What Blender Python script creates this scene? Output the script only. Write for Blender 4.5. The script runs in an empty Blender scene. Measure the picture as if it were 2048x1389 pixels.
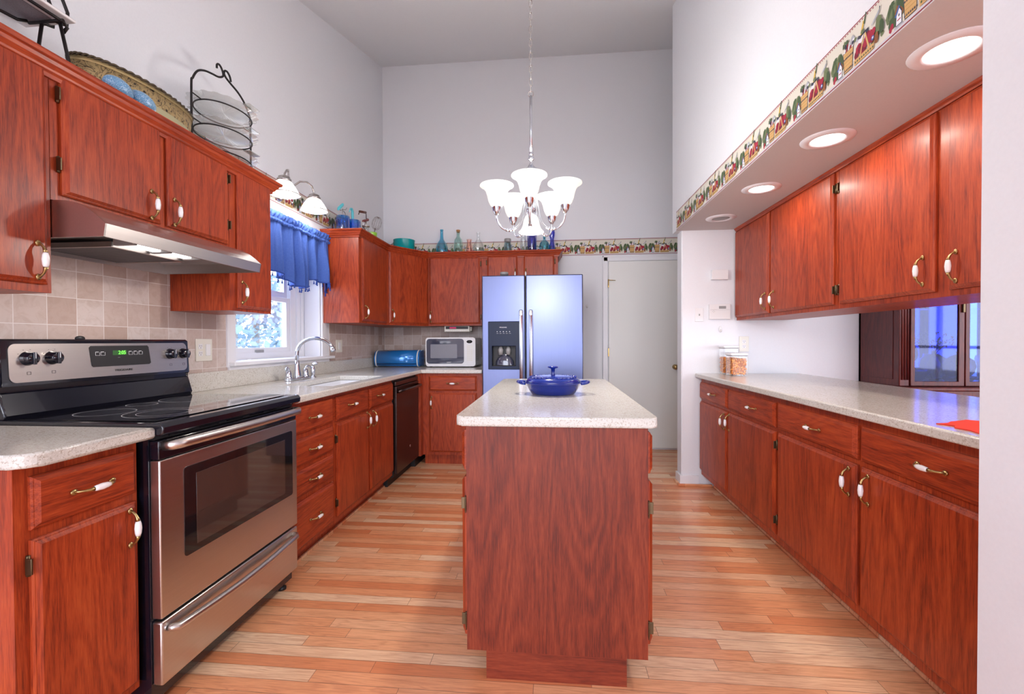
import bpy, bmesh, math, random
from mathutils import Vector, Matrix
from math import pi, sin, cos, radians
random.seed(7)
S = bpy.context.scene
COL = S.collection

# ------------------------------------------------------------------ camera
H = 1.1774
cam_d = bpy.data.cameras.new('camera'); cam = bpy.data.objects.new('camera', cam_d); COL.objects.link(cam)
cam_d.sensor_width = 36; cam_d.lens = 895.05 / 2048 * 36; cam_d.clip_start = .02; cam_d.clip_end = 200
cam.matrix_world = Matrix.Translation((0, 0, H)) @ Matrix.Rotation(.0921, 4, 'Z') @ Matrix.Rotation(pi/2 - .0127, 4, 'X') @ Matrix.Rotation(-.0042, 4, 'Z')
S.camera = cam
S.view_settings.view_transform = 'Standard'; S.view_settings.look = 'None'
S.view_settings.gamma = 1; S.view_settings.use_curve_mapping = False
S.view_settings.exposure = 0.88

# ------------------------------------------------------------------ world: bright overcast daylight
W = bpy.data.worlds.new('overcast_sky'); S.world = W; W.use_nodes = True
nt = W.node_tree; nt.nodes.clear()
wo = nt.nodes.new('ShaderNodeOutputWorld'); bg = nt.nodes.new('ShaderNodeBackground')
tc = nt.nodes.new('ShaderNodeTexCoord'); sx = nt.nodes.new('ShaderNodeSeparateXYZ'); cr = nt.nodes.new('ShaderNodeValToRGB')
nt.links.new(tc.outputs['Generated'], sx.inputs[0]); nt.links.new(sx.outputs['Z'], cr.inputs[0])
cr.color_ramp.elements[0].position = 0.0; cr.color_ramp.elements[0].color = (.80, .82, .92, 1)
cr.color_ramp.elements[1].position = .5; cr.color_ramp.elements[1].color = (.72, .80, 1, 1)
nt.links.new(cr.outputs[0], bg.inputs[0]); bg.inputs[1].default_value = 5.2
nt.links.new(bg.outputs[0], wo.inputs[0])

def area(name, loc, rot, sx_, sy_, power, color=(1, 1, 1), portal=False, spread=pi):
    l = bpy.data.lights.new(name, 'AREA'); l.shape = 'RECTANGLE'; l.size = sx_; l.size_y = sy_
    l.energy = power; l.color = color; l.spread = spread
    if portal: l.cycles.is_portal = True
    o = bpy.data.objects.new(name, l); COL.objects.link(o); o.location = loc; o.rotation_euler = rot
    return o
# sky portals: windows, and the unseen south side left open as fill light
area('kitchen_window_daylight', (-2.16, 2.95, 1.58), (0, -pi/2, 0), 1.05, .9, 1, portal=True)
area('open_south_fill', (-.5, -2.98, 1.4), (pi/2, 0, 0), 2.9, 2.7, 1, portal=True)
area('dining_room_daylight', (5.58, .3, 1.2), (0, pi/2, 0), 2.1, 3.0, 1, portal=True)
area('dining_open_south_fill', (3.3, -2.98, 1.2), (pi/2, 0, 0), 4.2, 2.3, 1, portal=True)

LAMP = (1.0, .84, .70)
HOODW, CANW, CHW, SCW = .9, 1.5, 4.6, 1.5
DOWNW = 17.0   # lamp powers in watts
def point(name, loc, power, r=.03, color=LAMP, parent=None):
    l = bpy.data.lights.new(name, 'POINT'); l.energy = power; l.color = color; l.shadow_soft_size = r
    o = bpy.data.objects.new(name, l); COL.objects.link(o)
    if parent: o.parent = parent; o.location = Vector(loc) - parent.matrix_basis.translation
    else: o.location = loc
    return o

# ------------------------------------------------------------------ materials
class NG:
    def __init__(s, name):
        s.m = bpy.data.materials.new(name); s.m.use_nodes = True
        s.t = s.m.node_tree; s.t.nodes.clear()
        s.out = s.n('ShaderNodeOutputMaterial'); s.p = s.n('ShaderNodeBsdfPrincipled')
        s.t.links.new(s.p.outputs[0], s.out.inputs[0])
    def n(s, typ, **kw):
        x = s.t.nodes.new(typ)
        for k, v in kw.items(): setattr(x, k, v)
        return x
    def l(s, a, b): s.t.links.new(a, b)
    def set(s, **kw):
        for k, v in kw.items():
            k = {'base': 'Base Color', 'rough': 'Roughness', 'metal': 'Metallic', 'coat': 'Coat Weight', 'trans': 'Transmission Weight',
                 'ecol': 'Emission Color', 'estr': 'Emission Strength', 'ior': 'IOR', 'alpha': 'Alpha', 'spec': 'Specular IOR Level',
                 'coatr': 'Coat Roughness', 'aniso': 'Anisotropic'}[k]
            s.p.inputs[k].default_value = v if not isinstance(v, tuple) else (*v, 1)
        return s
    def math(s, op, a, b=None, c=None):
        x = s.n('ShaderNodeMath', operation=op)
        for i, v in enumerate((a, b, c)):
            if v is None: continue
            if isinstance(v, (int, float)): x.inputs[i].default_value = v
            else: s.l(v, x.inputs[i])
        return x.outputs[0]
    def vmul(s, v, k):
        x = s.n('ShaderNodeVectorMath', operation='MULTIPLY'); s.l(v, x.inputs[0]); x.inputs[1].default_value = k; return x.outputs[0]
    def vadd(s, v, w):
        x = s.n('ShaderNodeVectorMath', operation='ADD'); s.l(v, x.inputs[0])
        if isinstance(w, tuple): x.inputs[1].default_value = w
        else: s.l(w, x.inputs[1])
        return x.outputs[0]
    def pos(s): return s.n('ShaderNodeNewGeometry').outputs['Position']
    def noise(s, v, scale=1, detail=3, rough=.5, dist=0):
        x = s.n('ShaderNodeTexNoise'); s.l(v, x.inputs['Vector']); x.inputs['Scale'].default_value = scale
        x.inputs['Detail'].default_value = detail; x.inputs['Roughness'].default_value = rough; x.inputs['Distortion'].default_value = dist
        return x.outputs['Fac']
    def ramp(s, f, stops, interp='LINEAR'):
        x = s.n('ShaderNodeValToRGB'); s.l(f, x.inputs[0]); e = x.color_ramp.elements; x.color_ramp.interpolation = interp
        while len(e) < len(stops): e.new(.5)
        for i, (p, c) in enumerate(stops): e[i].position = p; e[i].color = (*c, 1)
        return x.outputs[0]
    def mix(s, f, a, b, blend='MIX'):
        x = s.n('ShaderNodeMix', data_type='RGBA', blend_type=blend)
        for sock, v in ((x.inputs[0], f), (x.inputs[6], a), (x.inputs[7], b)):
            if isinstance(v, (int, float)): sock.default_value = v
            elif isinstance(v, tuple): sock.default_value = (*v, 1)
            else: s.l(v, sock)
        return x.outputs[2]
    def base(s, c): s.l(c, s.p.inputs['Base Color']); return s
    def bump(s, h, strength=.2, dist=.002):
        x = s.n('ShaderNodeBump'); x.inputs['Strength'].default_value = strength; x.inputs['Distance'].default_value = dist
        s.l(h, x.inputs['Height']); s.l(x.outputs[0], s.p.inputs['Normal']); return s

def plain(name, c, rough=.5, metal=0, **k): return NG(name).set(base=c, rough=rough, metal=metal, **k).m
def emit(name, c, st, base=(.9, .9, .9)): return NG(name).set(base=base, rough=.5, ecol=c, estr=st).m

def wood(name, axis, dark=(.17, .020, .007), mid=(.35, .045, .011), light=(.49, .086, .021), rough=.42):
    g = NG(name); P = g.pos(); rnd = g.n('ShaderNodeObjectInfo').outputs['Random']
    cv = g.n('ShaderNodeCombineXYZ'); r7 = g.math('MULTIPLY', rnd, 7.3)
    for i in range(3): g.l(r7, cv.inputs[i])
    P = g.vadd(P, cv.outputs[0])
    def sc(a, b): v = [a, a, a]; v['XYZ'.index(axis)] = b; return tuple(v)
    big = g.noise(g.vmul(P, sc(5, .7)), 1, 2, .5, .3)
    line = g.math('MULTIPLY_ADD', g.math('SINE', g.math('MULTIPLY', big, 120)), .5, .5)
    med = g.noise(g.vmul(P, sc(150, 7)), 1, 3, .6); wide = g.noise(g.vmul(P, sc(9, .9)), 1, 2, .5)
    fine = g.noise(g.vmul(P, sc(520, 26)), 1, 2, .6)
    f = g.math('ADD', g.math('ADD', g.math('MULTIPLY', med, .36), g.math('MULTIPLY', wide, .22)), g.math('MULTIPLY', line, .085))
    f = g.math('ADD', f, g.math('MULTIPLY', fine, .38))
    c = g.ramp(f, [(.38, dark), (.53, mid), (.70, light)])
    g.base(c).set(rough=rough, coat=.12, coatr=.2, spec=.32)
    g.bump(fine, .06, .001)
    return g.m

def metal_brushed(name, c, rough, axis='Y', k=.12):
    g = NG(name); v = [260, 260, 260]; v['XYZ'.index(axis)] = 4
    f = g.noise(g.vmul(g.pos(), tuple(v)), 1, 2, .6)
    g.base(g.mix(g.math('MULTIPLY', f, k*2), c, tuple(x*.55 for x in c))).set(metal=1, rough=rough)
    return g.m

M = {}
M['woodV'] = wood('cherry_grain_vertical', 'Z')
M['woodY'] = wood('cherry_grain_along_run', 'Y')
M['woodX'] = wood('cherry_grain_across', 'X')
M['woodDk'] = wood('dark_mahogany', 'Z', (.05, .008, .010), (.10, .016, .014), (.16, .028, .020), .3)
M['woodFr'] = wood('cherry_panel_vertical', 'Z', (.095, .013, .006), (.19, .027, .010), (.28, .050, .018), .45)
M['woodFrX'] = wood('cherry_panel_across', 'X', (.095, .013, .006), (.19, .027, .010), (.28, .050, .018), .45)

g = NG('painted_wall'); f = g.noise(g.pos(), 120, 2); g.base(g.mix(f, (.745, .76, .795), (.79, .805, .84))).set(rough=.72); g.bump(f, .08, .001); M['wall'] = g.m
g = NG('painted_ceiling'); f = g.noise(g.pos(), 90, 2); g.base(g.mix(f, (.70, .71, .73), (.74, .75, .77))).set(rough=.85); g.bump(f, .1, .001); M['ceil'] = g.m
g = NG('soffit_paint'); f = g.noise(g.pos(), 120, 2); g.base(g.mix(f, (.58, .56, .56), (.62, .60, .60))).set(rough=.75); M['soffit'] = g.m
M['trim'] = plain('white_trim_paint', (.80, .80, .83), .35)
M['doorpaint'] = plain('cream_door_paint', (.80, .80, .77), .4)
M['vinyl'] = plain('white_vinyl', (.82, .83, .86), .35)

# oak strip floor, strips run across the room (along X)
g = NG('oak_strip_floor'); P = g.pos(); s3 = g.n('ShaderNodeSeparateXYZ'); g.l(P, s3.inputs[0])
ry = g.math('DIVIDE', s3.outputs['Y'], .0585); row = g.math('FLOOR', ry); fy = g.math('FRACT', ry)
wn = g.n('ShaderNodeTexWhiteNoise', noise_dimensions='1D'); g.l(row, wn.inputs['W'])
xx = g.math('DIVIDE', g.math('ADD', s3.outputs['X'], g.math('MULTIPLY', wn.outputs['Value'], 5.0)), .78)
colm = g.math('FLOOR', xx); fx = g.math('FRACT', xx)
cb = g.n('ShaderNodeCombineXYZ'); g.l(row, cb.inputs[0]); g.l(colm, cb.inputs[1])
w2 = g.n('ShaderNodeTexWhiteNoise', noise_dimensions='2D'); g.l(cb.outputs[0], w2.inputs['Vector'])
pl = g.ramp(w2.outputs['Value'], [(0, (.74, .25, .10)), (.25, (.85, .36, .165)), (.55, (.90, .46, .235)), (.8, (.93, .56, .32)), (1, (.95, .69, .44))])
off = g.n('ShaderNodeVectorMath', operation='SCALE'); g.l(w2.outputs['Color'], off.inputs[0]); off.inputs['Scale'].default_value = 9
Pg = g.vadd(P, off.outputs[0])
bigf = g.noise(g.vmul(Pg, (1.4, 20, 1)), 1, 3, .55, .8)
ln = g.math('MULTIPLY_ADD', g.math('SINE', g.math('MULTIPLY', bigf, 60)), .5, .5)
fine = g.noise(g.vmul(Pg, (10, 230, 1)), 1, 4, .7)
gr = g.math('ADD', g.math('MULTIPLY', g.math('POWER', ln, 2.5), .42), g.math('MULTIPLY', g.math('MAXIMUM', g.math('SUBTRACT', fine, .42), 0), 2.6))
c = g.mix(g.ramp(gr, [(.3, (1, 1, 1)), (.85, (0, 0, 0))]), pl, (.40, .12, .055))
x = g.t.nodes[-1] if False else None
g2 = g.math('MINIMUM', g.math('MULTIPLY', gr, .62), .8)
c = g.mix(g2, pl, (.47, .145, .06))
e1 = g.math('LESS_THAN', fy, .03); e2 = g.math('LESS_THAN', fx, .0022); ed = g.math('MAXIMUM', e1, e2)
c = g.mix(g.math('MULTIPLY', ed, .8), c, (.14, .045, .022))
g.base(c).set(rough=.3, coat=.15, coatr=.15); g.bump(g.math('SUBTRACT', 1.0, ed), .15, .001); M['floor'] = g.m

g = NG('speckled_quartz'); P = g.pos()
n1 = g.noise(P, 170, 2, .6); n2 = g.noise(P, 300, 1, .5); n3 = g.noise(P, 9, 2)
c = g.mix(n3, (.62, .60, .54), (.67, .65, .59))
c = g.mix(g.ramp(n1, [(.54, (0, 0, 0)), (.63, (.62, .62, .62))]), c, (.35, .29, .21))
c = g.mix(g.ramp(n2, [(.60, (0, 0, 0)), (.70, (.8, .8, .8))]), c, (.84, .82, .78))
g.base(c).set(rough=.22, coat=.3, coatr=.1); M['quartz'] = g.m

def tile(name, ax):
    g = NG(name); P = g.pos(); s3 = g.n('ShaderNodeSeparateXYZ'); g.l(P, s3.inputs[0])
    a = g.math('DIVIDE', g.math('ADD', s3.outputs[ax], 9.973 + .0), .1075); b = g.math('DIVIDE', g.math('ADD', s3.outputs['Z'], -1.211 + 1.144), .1075)
    fa, fb = g.math('FRACT', a), g.math('FRACT', b)
    cb = g.n('ShaderNodeCombineXYZ'); g.l(g.math('FLOOR', a), cb.inputs[0]); g.l(g.math('FLOOR', b), cb.inputs[1])
    w2 = g.n('ShaderNodeTexWhiteNoise', noise_dimensions='2D'); g.l(cb.outputs[0], w2.inputs['Vector'])
    c = g.ramp(w2.outputs['Value'], [(0, (.42, .31, .26)), (.4, (.52, .41, .36)), (.75, (.58, .49, .45)), (1, (.63, .56, .53))])
    n = g.noise(g.vadd(P, w2.outputs['Color']), 22, 5, .65, 1.2)
    c = g.mix(g.ramp(n, [(.45, (0, 0, 0)), (.66, (.34, .34, .34))]), c, (.38, .26, .19))
    gm = .012
    ed = g.math('MAXIMUM', g.math('MAXIMUM', g.math('LESS_THAN', fa, gm), g.math('GREATER_THAN', fa, 1-gm)), g.math('MAXIMUM', g.math('LESS_THAN', fb, gm), g.math('GREATER_THAN', fb, 1-gm)))
    g.base(g.mix(ed, c, (.74, .70, .68))).set(rough=.45); g.bump(g.math('SUBTRACT', 1.0, ed), .3, .002)
    return g.m
M['tileY'] = tile('tumbled_tile_side', 'Y'); M['tileX'] = tile('tumbled_tile_back', 'X')

M['steel'] = metal_brushed('brushed_stainless', (.66, .62, .59), .30, 'Y')
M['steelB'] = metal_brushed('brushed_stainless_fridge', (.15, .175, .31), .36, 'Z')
M['steelD'] = metal_brushed('dark_stainless', (.10, .075, .07), .32, 'Z')
M['blackE'] = plain('black_enamel', (.006, .006, .012), .12, coat=.5)
M['blackG'] = plain('black_ceramic_glass', (.008, .008, .010), .05, coat=1.0)
M['ovenG'] = plain('oven_window_glass', (.06, .035, .028), .06, coat=1.0)
M['black'] = plain('matte_black', (.012, .012, .014), .5)
M['iron'] = plain('wrought_iron', (.012, .009, .009), .45, .3)
M['brass'] = NG('antique_brass').set(base=(.42, .30, .13), rough=.3, metal=1).m
M['brassD'] = NG('dark_antique_brass').set(base=(.16, .12, .07), rough=.4, metal=1).m
M['porc'] = plain('white_porcelain', (.88, .86, .86), .1, coat=.6)
M['chrome'] = NG('satin_chrome').set(base=(.62, .65, .72), rough=.16, metal=1).m
M['nickel'] = NG('brushed_nickel').set(base=(.58, .55, .53), rough=.25, metal=1).m
M['white'] = plain('white_plastic', (.80, .80, .81), .35)
M['ivory'] = plain('ivory_plastic', (.76, .74, .66), .4)
M['sink'] = plain('white_sink', (.85, .86, .88), .15, coat=.5)
M['greyP'] = plain('grey_plastic', (.30, .30, .30), .4)
M['dkglass'] = plain('dark_door_glass', (.05, .055, .09), .06, coat=1.0)
M['navy'] = plain('navy_gloss_plastic', (.003, .010, .040), .3, spec=.2)
M['bluePot'] = NG('blue_enamel').set(base=(.006, .022, .22), rough=.16, coat=.25).m
M['blueBox'] = NG('blue_metallic').set(base=(.012, .20, .60), rough=.18, coat=.7, metal=.3).m
M['teal'] = plain('teal_enamel', (.0, .34, .36), .2, coat=.6)
M['red'] = plain('red_felt', (.80, .045, .02), .8)
M['eggblue'] = None
g = NG('speckled_blue_egg'); n = g.noise(g.pos(), 420, 1); g.base(g.mix(g.ramp(n, [(.60, (0, 0, 0)), (.66, (1, 1, 1))]), (.12, .30, .50), (.7, .8, .85))).set(rough=.3); M['eggblue'] = g.m
def glass(name, c, rough=.03, ior=1.45): return NG(name).set(base=c, rough=rough, trans=1.0, ior=ior).m
def thin(name, c, gloss=.12, rough=.03, fk=.5):
    g = NG(name); tr = g.n('ShaderNodeBsdfTransparent'); tr.inputs[0].default_value = (*c, 1)
    gl = g.n('ShaderNodeBsdfGlossy'); gl.inputs['Roughness'].default_value = rough; gl.inputs[0].default_value = (1, 1, 1, 1)
    mx = g.n('ShaderNodeMixShader'); fr = g.n('ShaderNodeLayerWeight'); fr.inputs['Blend'].default_value = .35
    fac = g.math('MINIMUM', g.math('ADD', g.math('MULTIPLY', fr.outputs['Facing'], fk), gloss), .95)
    g.l(fac, mx.inputs[0]); g.l(tr.outputs[0], mx.inputs[1]); g.l(gl.outputs[0], mx.inputs[2]); g.l(mx.outputs[0], g.out.inputs[0])
    return g.m
M['pane'] = thin('window_pane', (.95, .97, 1), .04)
M['hutchG'] = thin('hutch_glass_daylight_tint', (.30, .44, .98), .02, .03, .10)  # blue of the daylight is painted into the pane colour
M['g_clear'] = thin('clear_glass', (.90, .93, .93), .10)
M['g_can'] = thin('canister_plastic', (.97, .98, .98), .02, .05)
M['g_aqua'] = thin('aqua_glass', (.30, .72, .80), .08)
M['g_teal'] = thin('turquoise_glass', (.02, .62, .80), .08)
M['g_blue'] = thin('bright_blue_glass', (.08, .52, .95), .06)
M['g_cobalt'] = thin('cobalt_glass', (.10, .16, .80), .08)
M['g_pink'] = thin('pale_pink_glass', (.90, .62, .55), .08)
M['g_seaf'] = thin('seafoam_glass', (.62, .82, .78), .08)
M['g_jar'] = thin('slate_blue_glass', (.35, .55, .62), .08)
M['lime'] = plain('lime_green_enamel', (.30, .62, .06), .3)
M['cork'] = plain('cork', (.45, .22, .09), .8)
M['redwood'] = plain('dark_red_wood', (.17, .02, .02), .4)
M['tan'] = plain('tan', (.50, .34, .15), .7)

g = NG('blue_chambray'); P = g.pos(); f = g.noise(g.vmul(P, (300, 300, 60)), 1, 2); f2 = g.noise(g.vmul(P, (60, 60, 300)), 1, 2)
g.base(g.mix(g.math('MULTIPLY', g.math('ADD', f, f2), .5), (.02, .06, .32), (.08, .17, .52))).set(rough=.85)
M['denim'] = g.m
M['navyTrim'] = plain('navy_trim', (.02, .06, .30), .8)

# lit lamp parts
M['shade'] = emit('lit_frosted_shade', (1, .97, .88), .40, (.62, .62, .58))
M['shadeL'] = emit('lit_white_glass_shade', (1, .98, .95), .55)
M['bulb'] = emit('lit_bulb', (1, .97, .88), 5)
M['canlens'] = emit('lit_recessed_lens', (1, .90, .84), 3.2)
M['hoodlens'] = emit('lit_hood_lens', (1, .93, .9), 1.1)
M['green'] = emit('green_digits', (.15, 1, .05), 1.2, (.1, .3, .1))
M['greend'] = emit('green_digit_glow', (.05, .35, .03), .08, (.02, .06, .02))
M['redled'] = emit('red_display', (.55, .02, .12), .5, (.05, 0, 0))

g = NG('cut_glass'); tr = g.n('ShaderNodeBsdfTransparent'); tr.inputs[0].default_value = (.88, .90, .88, 1); gl = g.n('ShaderNodeBsdfGlossy'); gl.inputs['Roughness'].default_value = .12
df = g.n('ShaderNodeBsdfDiffuse'); df.inputs[0].default_value = (.75, .78, .76, 1); m1 = g.n('ShaderNodeMixShader'); m2 = g.n('ShaderNodeMixShader'); m1.inputs[0].default_value = .45; m2.inputs[0].default_value = .35
g.l(gl.outputs[0], m1.inputs[1]); g.l(df.outputs[0], m1.inputs[2]); g.l(tr.outputs[0], m2.inputs[1]); g.l(m1.outputs[0], m2.inputs[2]); m2.inputs[0].default_value = .5; g.l(m2.outputs[0], g.out.inputs[0]); M['cutg'] = g.m
M['olive'] = plain('pale_olive_enamel', (.42, .40, .24), .35)
M['gilt'] = NG('gilt_metal').set(base=(.50, .38, .18), rough=.35, metal=.7).m
M['giltD'] = NG('dark_gilt').set(base=(.10, .075, .045), rough=.45, metal=.6).m
M['tealL'] = plain('turquoise_plastic', (.10, .58, .66), .35)
M['brownW'] = plain('brown_wood_handle', (.11, .04, .025), .5)
M['mirror'] = NG('mirror').set(base=(.30, .36, .55), rough=.04, metal=1).m
M['dkcer'] = plain('dark_glazed_ceramic', (.015, .015, .025), .15, coat=.5)
M['leafD'] = plain('dried_sprig', (.03, .035, .02), .8)
M['leafP'] = plain('pale_foliage', (.20, .29, .36), .8)
M['bark'] = plain('bark', (.20, .17, .15), .9)
M['dkground'] = plain('dark_ground', (.30, .26, .24), .8)
g = NG('frosty_lawn'); n = g.noise(g.pos(), 6, 4); g.base(g.mix(n, (.35, .42, .35), (.65, .70, .68))).set(rough=.9); M['lawn'] = g.m

# ------------------------------------------------------------------ geometry helpers
class MB:
    def __init__(s): s.bm = bmesh.new(); s.mats = []
    def mi(s, m):
        if m not in s.mats: s.mats.append(m)
        return s.mats.index(m)
    def faces(s, verts, faces, m, smooth=False):
        i = s.mi(m); vs = [s.bm.verts.new(v) for v in verts]; out = []
        for f in faces:
            try: fc = s.bm.faces.new([vs[k] for k in f])
            except ValueError: continue
            fc.material_index = i; fc.smooth = smooth; out.append(fc)
        return vs, out
    def box(s, x0, x1, y0, y1, z0, z1, m, bev=0, seg=2):
        x0, x1 = sorted((x0, x1)); y0, y1 = sorted((y0, y1)); z0, z1 = sorted((z0, z1))
        v = [(x0,y0,z0),(x1,y0,z0),(x1,y1,z0),(x0,y1,z0),(x0,y0,z1),(x1,y0,z1),(x1,y1,z1),(x0,y1,z1)]
        vs, fs = s.faces(v, [(0,3,2,1),(4,5,6,7),(0,1,5,4),(1,2,6,5),(2,3,7,6),(3,0,4,7)], m)
        if bev: s._bev(list({e for f in fs for e in f.edges}), bev, seg, s.mi(m))
        return s
    def _bev(s, edges, w, seg, mi):
        r = bmesh.ops.bevel(s.bm, geom=edges, offset=w, segments=seg, affect='EDGES', profile=.5, clamp_overlap=True)
        for f in r['faces']: f.material_index = mi; f.smooth = True
    def prism(s, poly, axis, a0, a1, m, bev=0, seg=2, smooth=False):
        """poly: 2D points in the two other axes (in XYZ order); extruded along axis"""
        ai = 'XYZ'.index(axis)
        def mk(p, a): v = list(p); v.insert(ai, a); return tuple(v)
        n = len(poly); v = [mk(p, a0) for p in poly] + [mk(p, a1) for p in poly]
        fs = [tuple(range(n)), tuple(range(2*n-1, n-1, -1))] + [(i, (i+1) % n, n+(i+1) % n, n+i) for i in range(n)]
        vs, F = s.faces(v, fs, m)
        if smooth:
            for f in F[2:]: f.smooth = True
        if bev:
            es = {e for f in F[:2] for e in f.edges}
            s._bev(list(es), bev, seg, s.mi(m))
        return s
    def tube(s, pts, r, m, seg=8, closed=False, cap=True):
        pts = [Vector(p) for p in pts]; n = len(pts); rs = r if isinstance(r, (list, tuple)) else [r]*n
        rings = []; prev = None
        for i, p in enumerate(pts):
            if closed: t = pts[(i+1) % n] - pts[i-1]
            else: t = pts[min(i+1, n-1)] - pts[max(i-1, 0)]
            t = t.normalized() if t.length > 1e-9 else Vector((0, 0, 1))
            if prev is None:
                a = Vector((0, 0, 1)) if abs(t.z) < .9 else Vector((1, 0, 0)); nrm = t.cross(a).normalized()
            else: nrm = (prev - t * prev.dot(t)); nrm = nrm.normalized() if nrm.length > 1e-6 else t.cross(Vector((0, 0, 1))).normalized()
            prev = nrm; b = t.cross(nrm)
            rings.append([tuple(p + (nrm*cos(2*pi*k/seg) + b*sin(2*pi*k/seg))*rs[i]) for k in range(seg)])
        v = [q for ring in rings for q in ring]; fs = []
        for i in range(n if closed else n-1):
            j = (i+1) % n
            for k in range(seg): fs.append((i*seg+k, i*seg+(k+1) % seg, j*seg+(k+1) % seg, j*seg+k))
        vs, F = s.faces(v, fs, m, True)
        if cap and not closed:
            i = s.mi(m)
            for rg in (vs[:seg][::-1], vs[-seg:]):
                try: f = s.bm.faces.new(rg); f.material_index = i
                except ValueError: pass
        return s
    def lathe(s, prof, c, m, seg=28, axis='Z', sc=(1, 1), close=False):
        """prof: list of (r, h)"""
        v = []; n = len(prof)
        for k in range(seg):
            a = 2*pi*k/seg
            for r, h in prof:
                x, y = r*cos(a)*sc[0], r*sin(a)*sc[1]
                p = {'Z': (x, y, h), 'X': (h, x, y), 'Y': (x, h, y)}[axis]
                v.append((p[0]+c[0], p[1]+c[1], p[2]+c[2]))
        fs = []
        for k in range(seg):
            k2 = (k+1) % seg
            for i in range(n-1): fs.append((k*n+i, k2*n+i, k2*n+i+1, k*n+i+1))
        vs, F = s.faces(v, fs, m, True)
        bmesh.ops.remove_doubles(s.bm, verts=vs, dist=1e-6)
        return s
    def ell(s, c, r, m, seg=16, ring=10, R=None):
        prof = [(sin(pi*i/ring), -cos(pi*i/ring)) for i in range(ring+1)]
        v = []
        for k in range(seg):
            a = 2*pi*k/seg
            for q, h in prof:
                w = Vector((r[0]*q*cos(a), r[1]*q*sin(a), r[2]*h))
                if R is not None: w = R @ w
                v.append((c[0]+w.x, c[1]+w.y, c[2]+w.z))
        n = ring+1; fs = []
        for k in range(seg):
            k2 = (k+1) % seg
            for i in range(ring): fs.append((k*n+i, k2*n+i, k2*n+i+1, k*n+i+1))
        vs, F = s.faces(v, fs, m, True); bmesh.ops.remove_doubles(s.bm, verts=vs, dist=1e-7)
        return s
    def cells(s, A, B, inc, c0, c1, axis, m, bev=0, seg=2):
        """grid slab with holes; A,B breakpoints on the two other axes; inc(i,j)->bool"""
        ai = 'XYZ'.index(axis); mi = s.mi(m)
        def mk(a, b, c): v = [a, b]; v.insert(ai, c); return v
        V = {}
        def gv(i, j, k):
            if (i, j, k) not in V: V[i, j, k] = s.bm.verts.new(mk(A[i], B[j], (c0, c1)[k]))
            return V[i, j, k]
        ok = {(i, j) for i in range(len(A)-1) for j in range(len(B)-1) if inc(i, j)}
        rim = []
        for (i, j) in ok:
            for k in (0, 1):
                q = [gv(i, j, k), gv(i+1, j, k), gv(i+1, j+1, k), gv(i, j+1, k)]
                f = s.bm.faces.new(q if k else q[::-1]); f.material_index = mi
            for (di, dj, p, q) in ((0, -1, (0, 0), (1, 0)), (1, 0, (1, 0), (1, 1)), (0, 1, (1, 1), (0, 1)), (-1, 0, (0, 1), (0, 0))):
                if (i+di, j+dj) not in ok:
                    a, b = (i+p[0], j+p[1]), (i+q[0], j+q[1])
                    f = s.bm.faces.new([gv(*a, 0), gv(*b, 0), gv(*b, 1), gv(*a, 1)]); f.material_index = mi
                    rim.append(f)
        bmesh.ops.recalc_face_normals(s.bm, faces=s.bm.faces[:])
        if bev:
            es = set()
            for f in rim:
                for e in f.edges:
                    if e.is_valid and len(e.link_faces) == 2 and e.link_faces[0].normal.dot(e.link_faces[1].normal) < .5: es.add(e)
            s._bev(list(es), bev, seg, mi)
        return s
    def build(s, name, parent=None, org=None, recalc=True):
        if recalc: bmesh.ops.recalc_face_normals(s.bm, faces=s.bm.faces[:])
        if org is None:
            org = (0, 0, 0); p = parent; org = Vector((0, 0, 0))
            while p is not None: org = org + p.matrix_basis.translation; p = p.parent
        for v in s.bm.verts: v.co -= Vector(org)
        me = bpy.data.meshes.new(name); s.bm.to_mesh(me); s.bm.free()
        for m in s.mats: me.materials.append(m)
        o = bpy.data.objects.new(name, me); COL.objects.link(o)
        if parent is not None: o.parent = parent
        else: o.location = org
        return o

def thing(name, label, cat, loc=(0, 0, 0), group=None):
    o = bpy.data.objects.new(name, None); COL.objects.link(o); o.location = loc; o.empty_display_size = .1
    o['label'] = label; o['category'] = cat
    if group: o['group'] = group
    return o
def tag(o, label=None, cat=None, group=None, kind=None):
    if label: o['label'] = label
    if cat: o['category'] = cat
    if group: o['group'] = group
    if kind: o['kind'] = kind
    return o
def struct(mb, name, parent=None):
    o = mb.build(name, parent)
    if parent is None: o['kind'] = 'structure'
    return o

class Fr:
    """a vertical face: o + u*U + n*N, z up"""
    def __init__(s, o, U, N): s.o, s.U, s.N = Vector(o), Vector(U).normalized(), Vector(N).normalized()
    def P(s, u, z, n=0): return tuple(s.o + s.U*u + s.N*n + Vector((0, 0, z)))
    def mat(s, u, z, n, vertical=False):
        # local X = length, Z = outwards
        r = Vector((0, 0, 1)).cross(s.N)  # viewer's right
        X = Vector((0, 0, 1)) if vertical else r
        Z = s.N; Y = Z.cross(X)
        m = Matrix((X, Y, Z)).transposed().to_4x4(); m.translation = Vector(s.P(u, z, n)); return m

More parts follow.
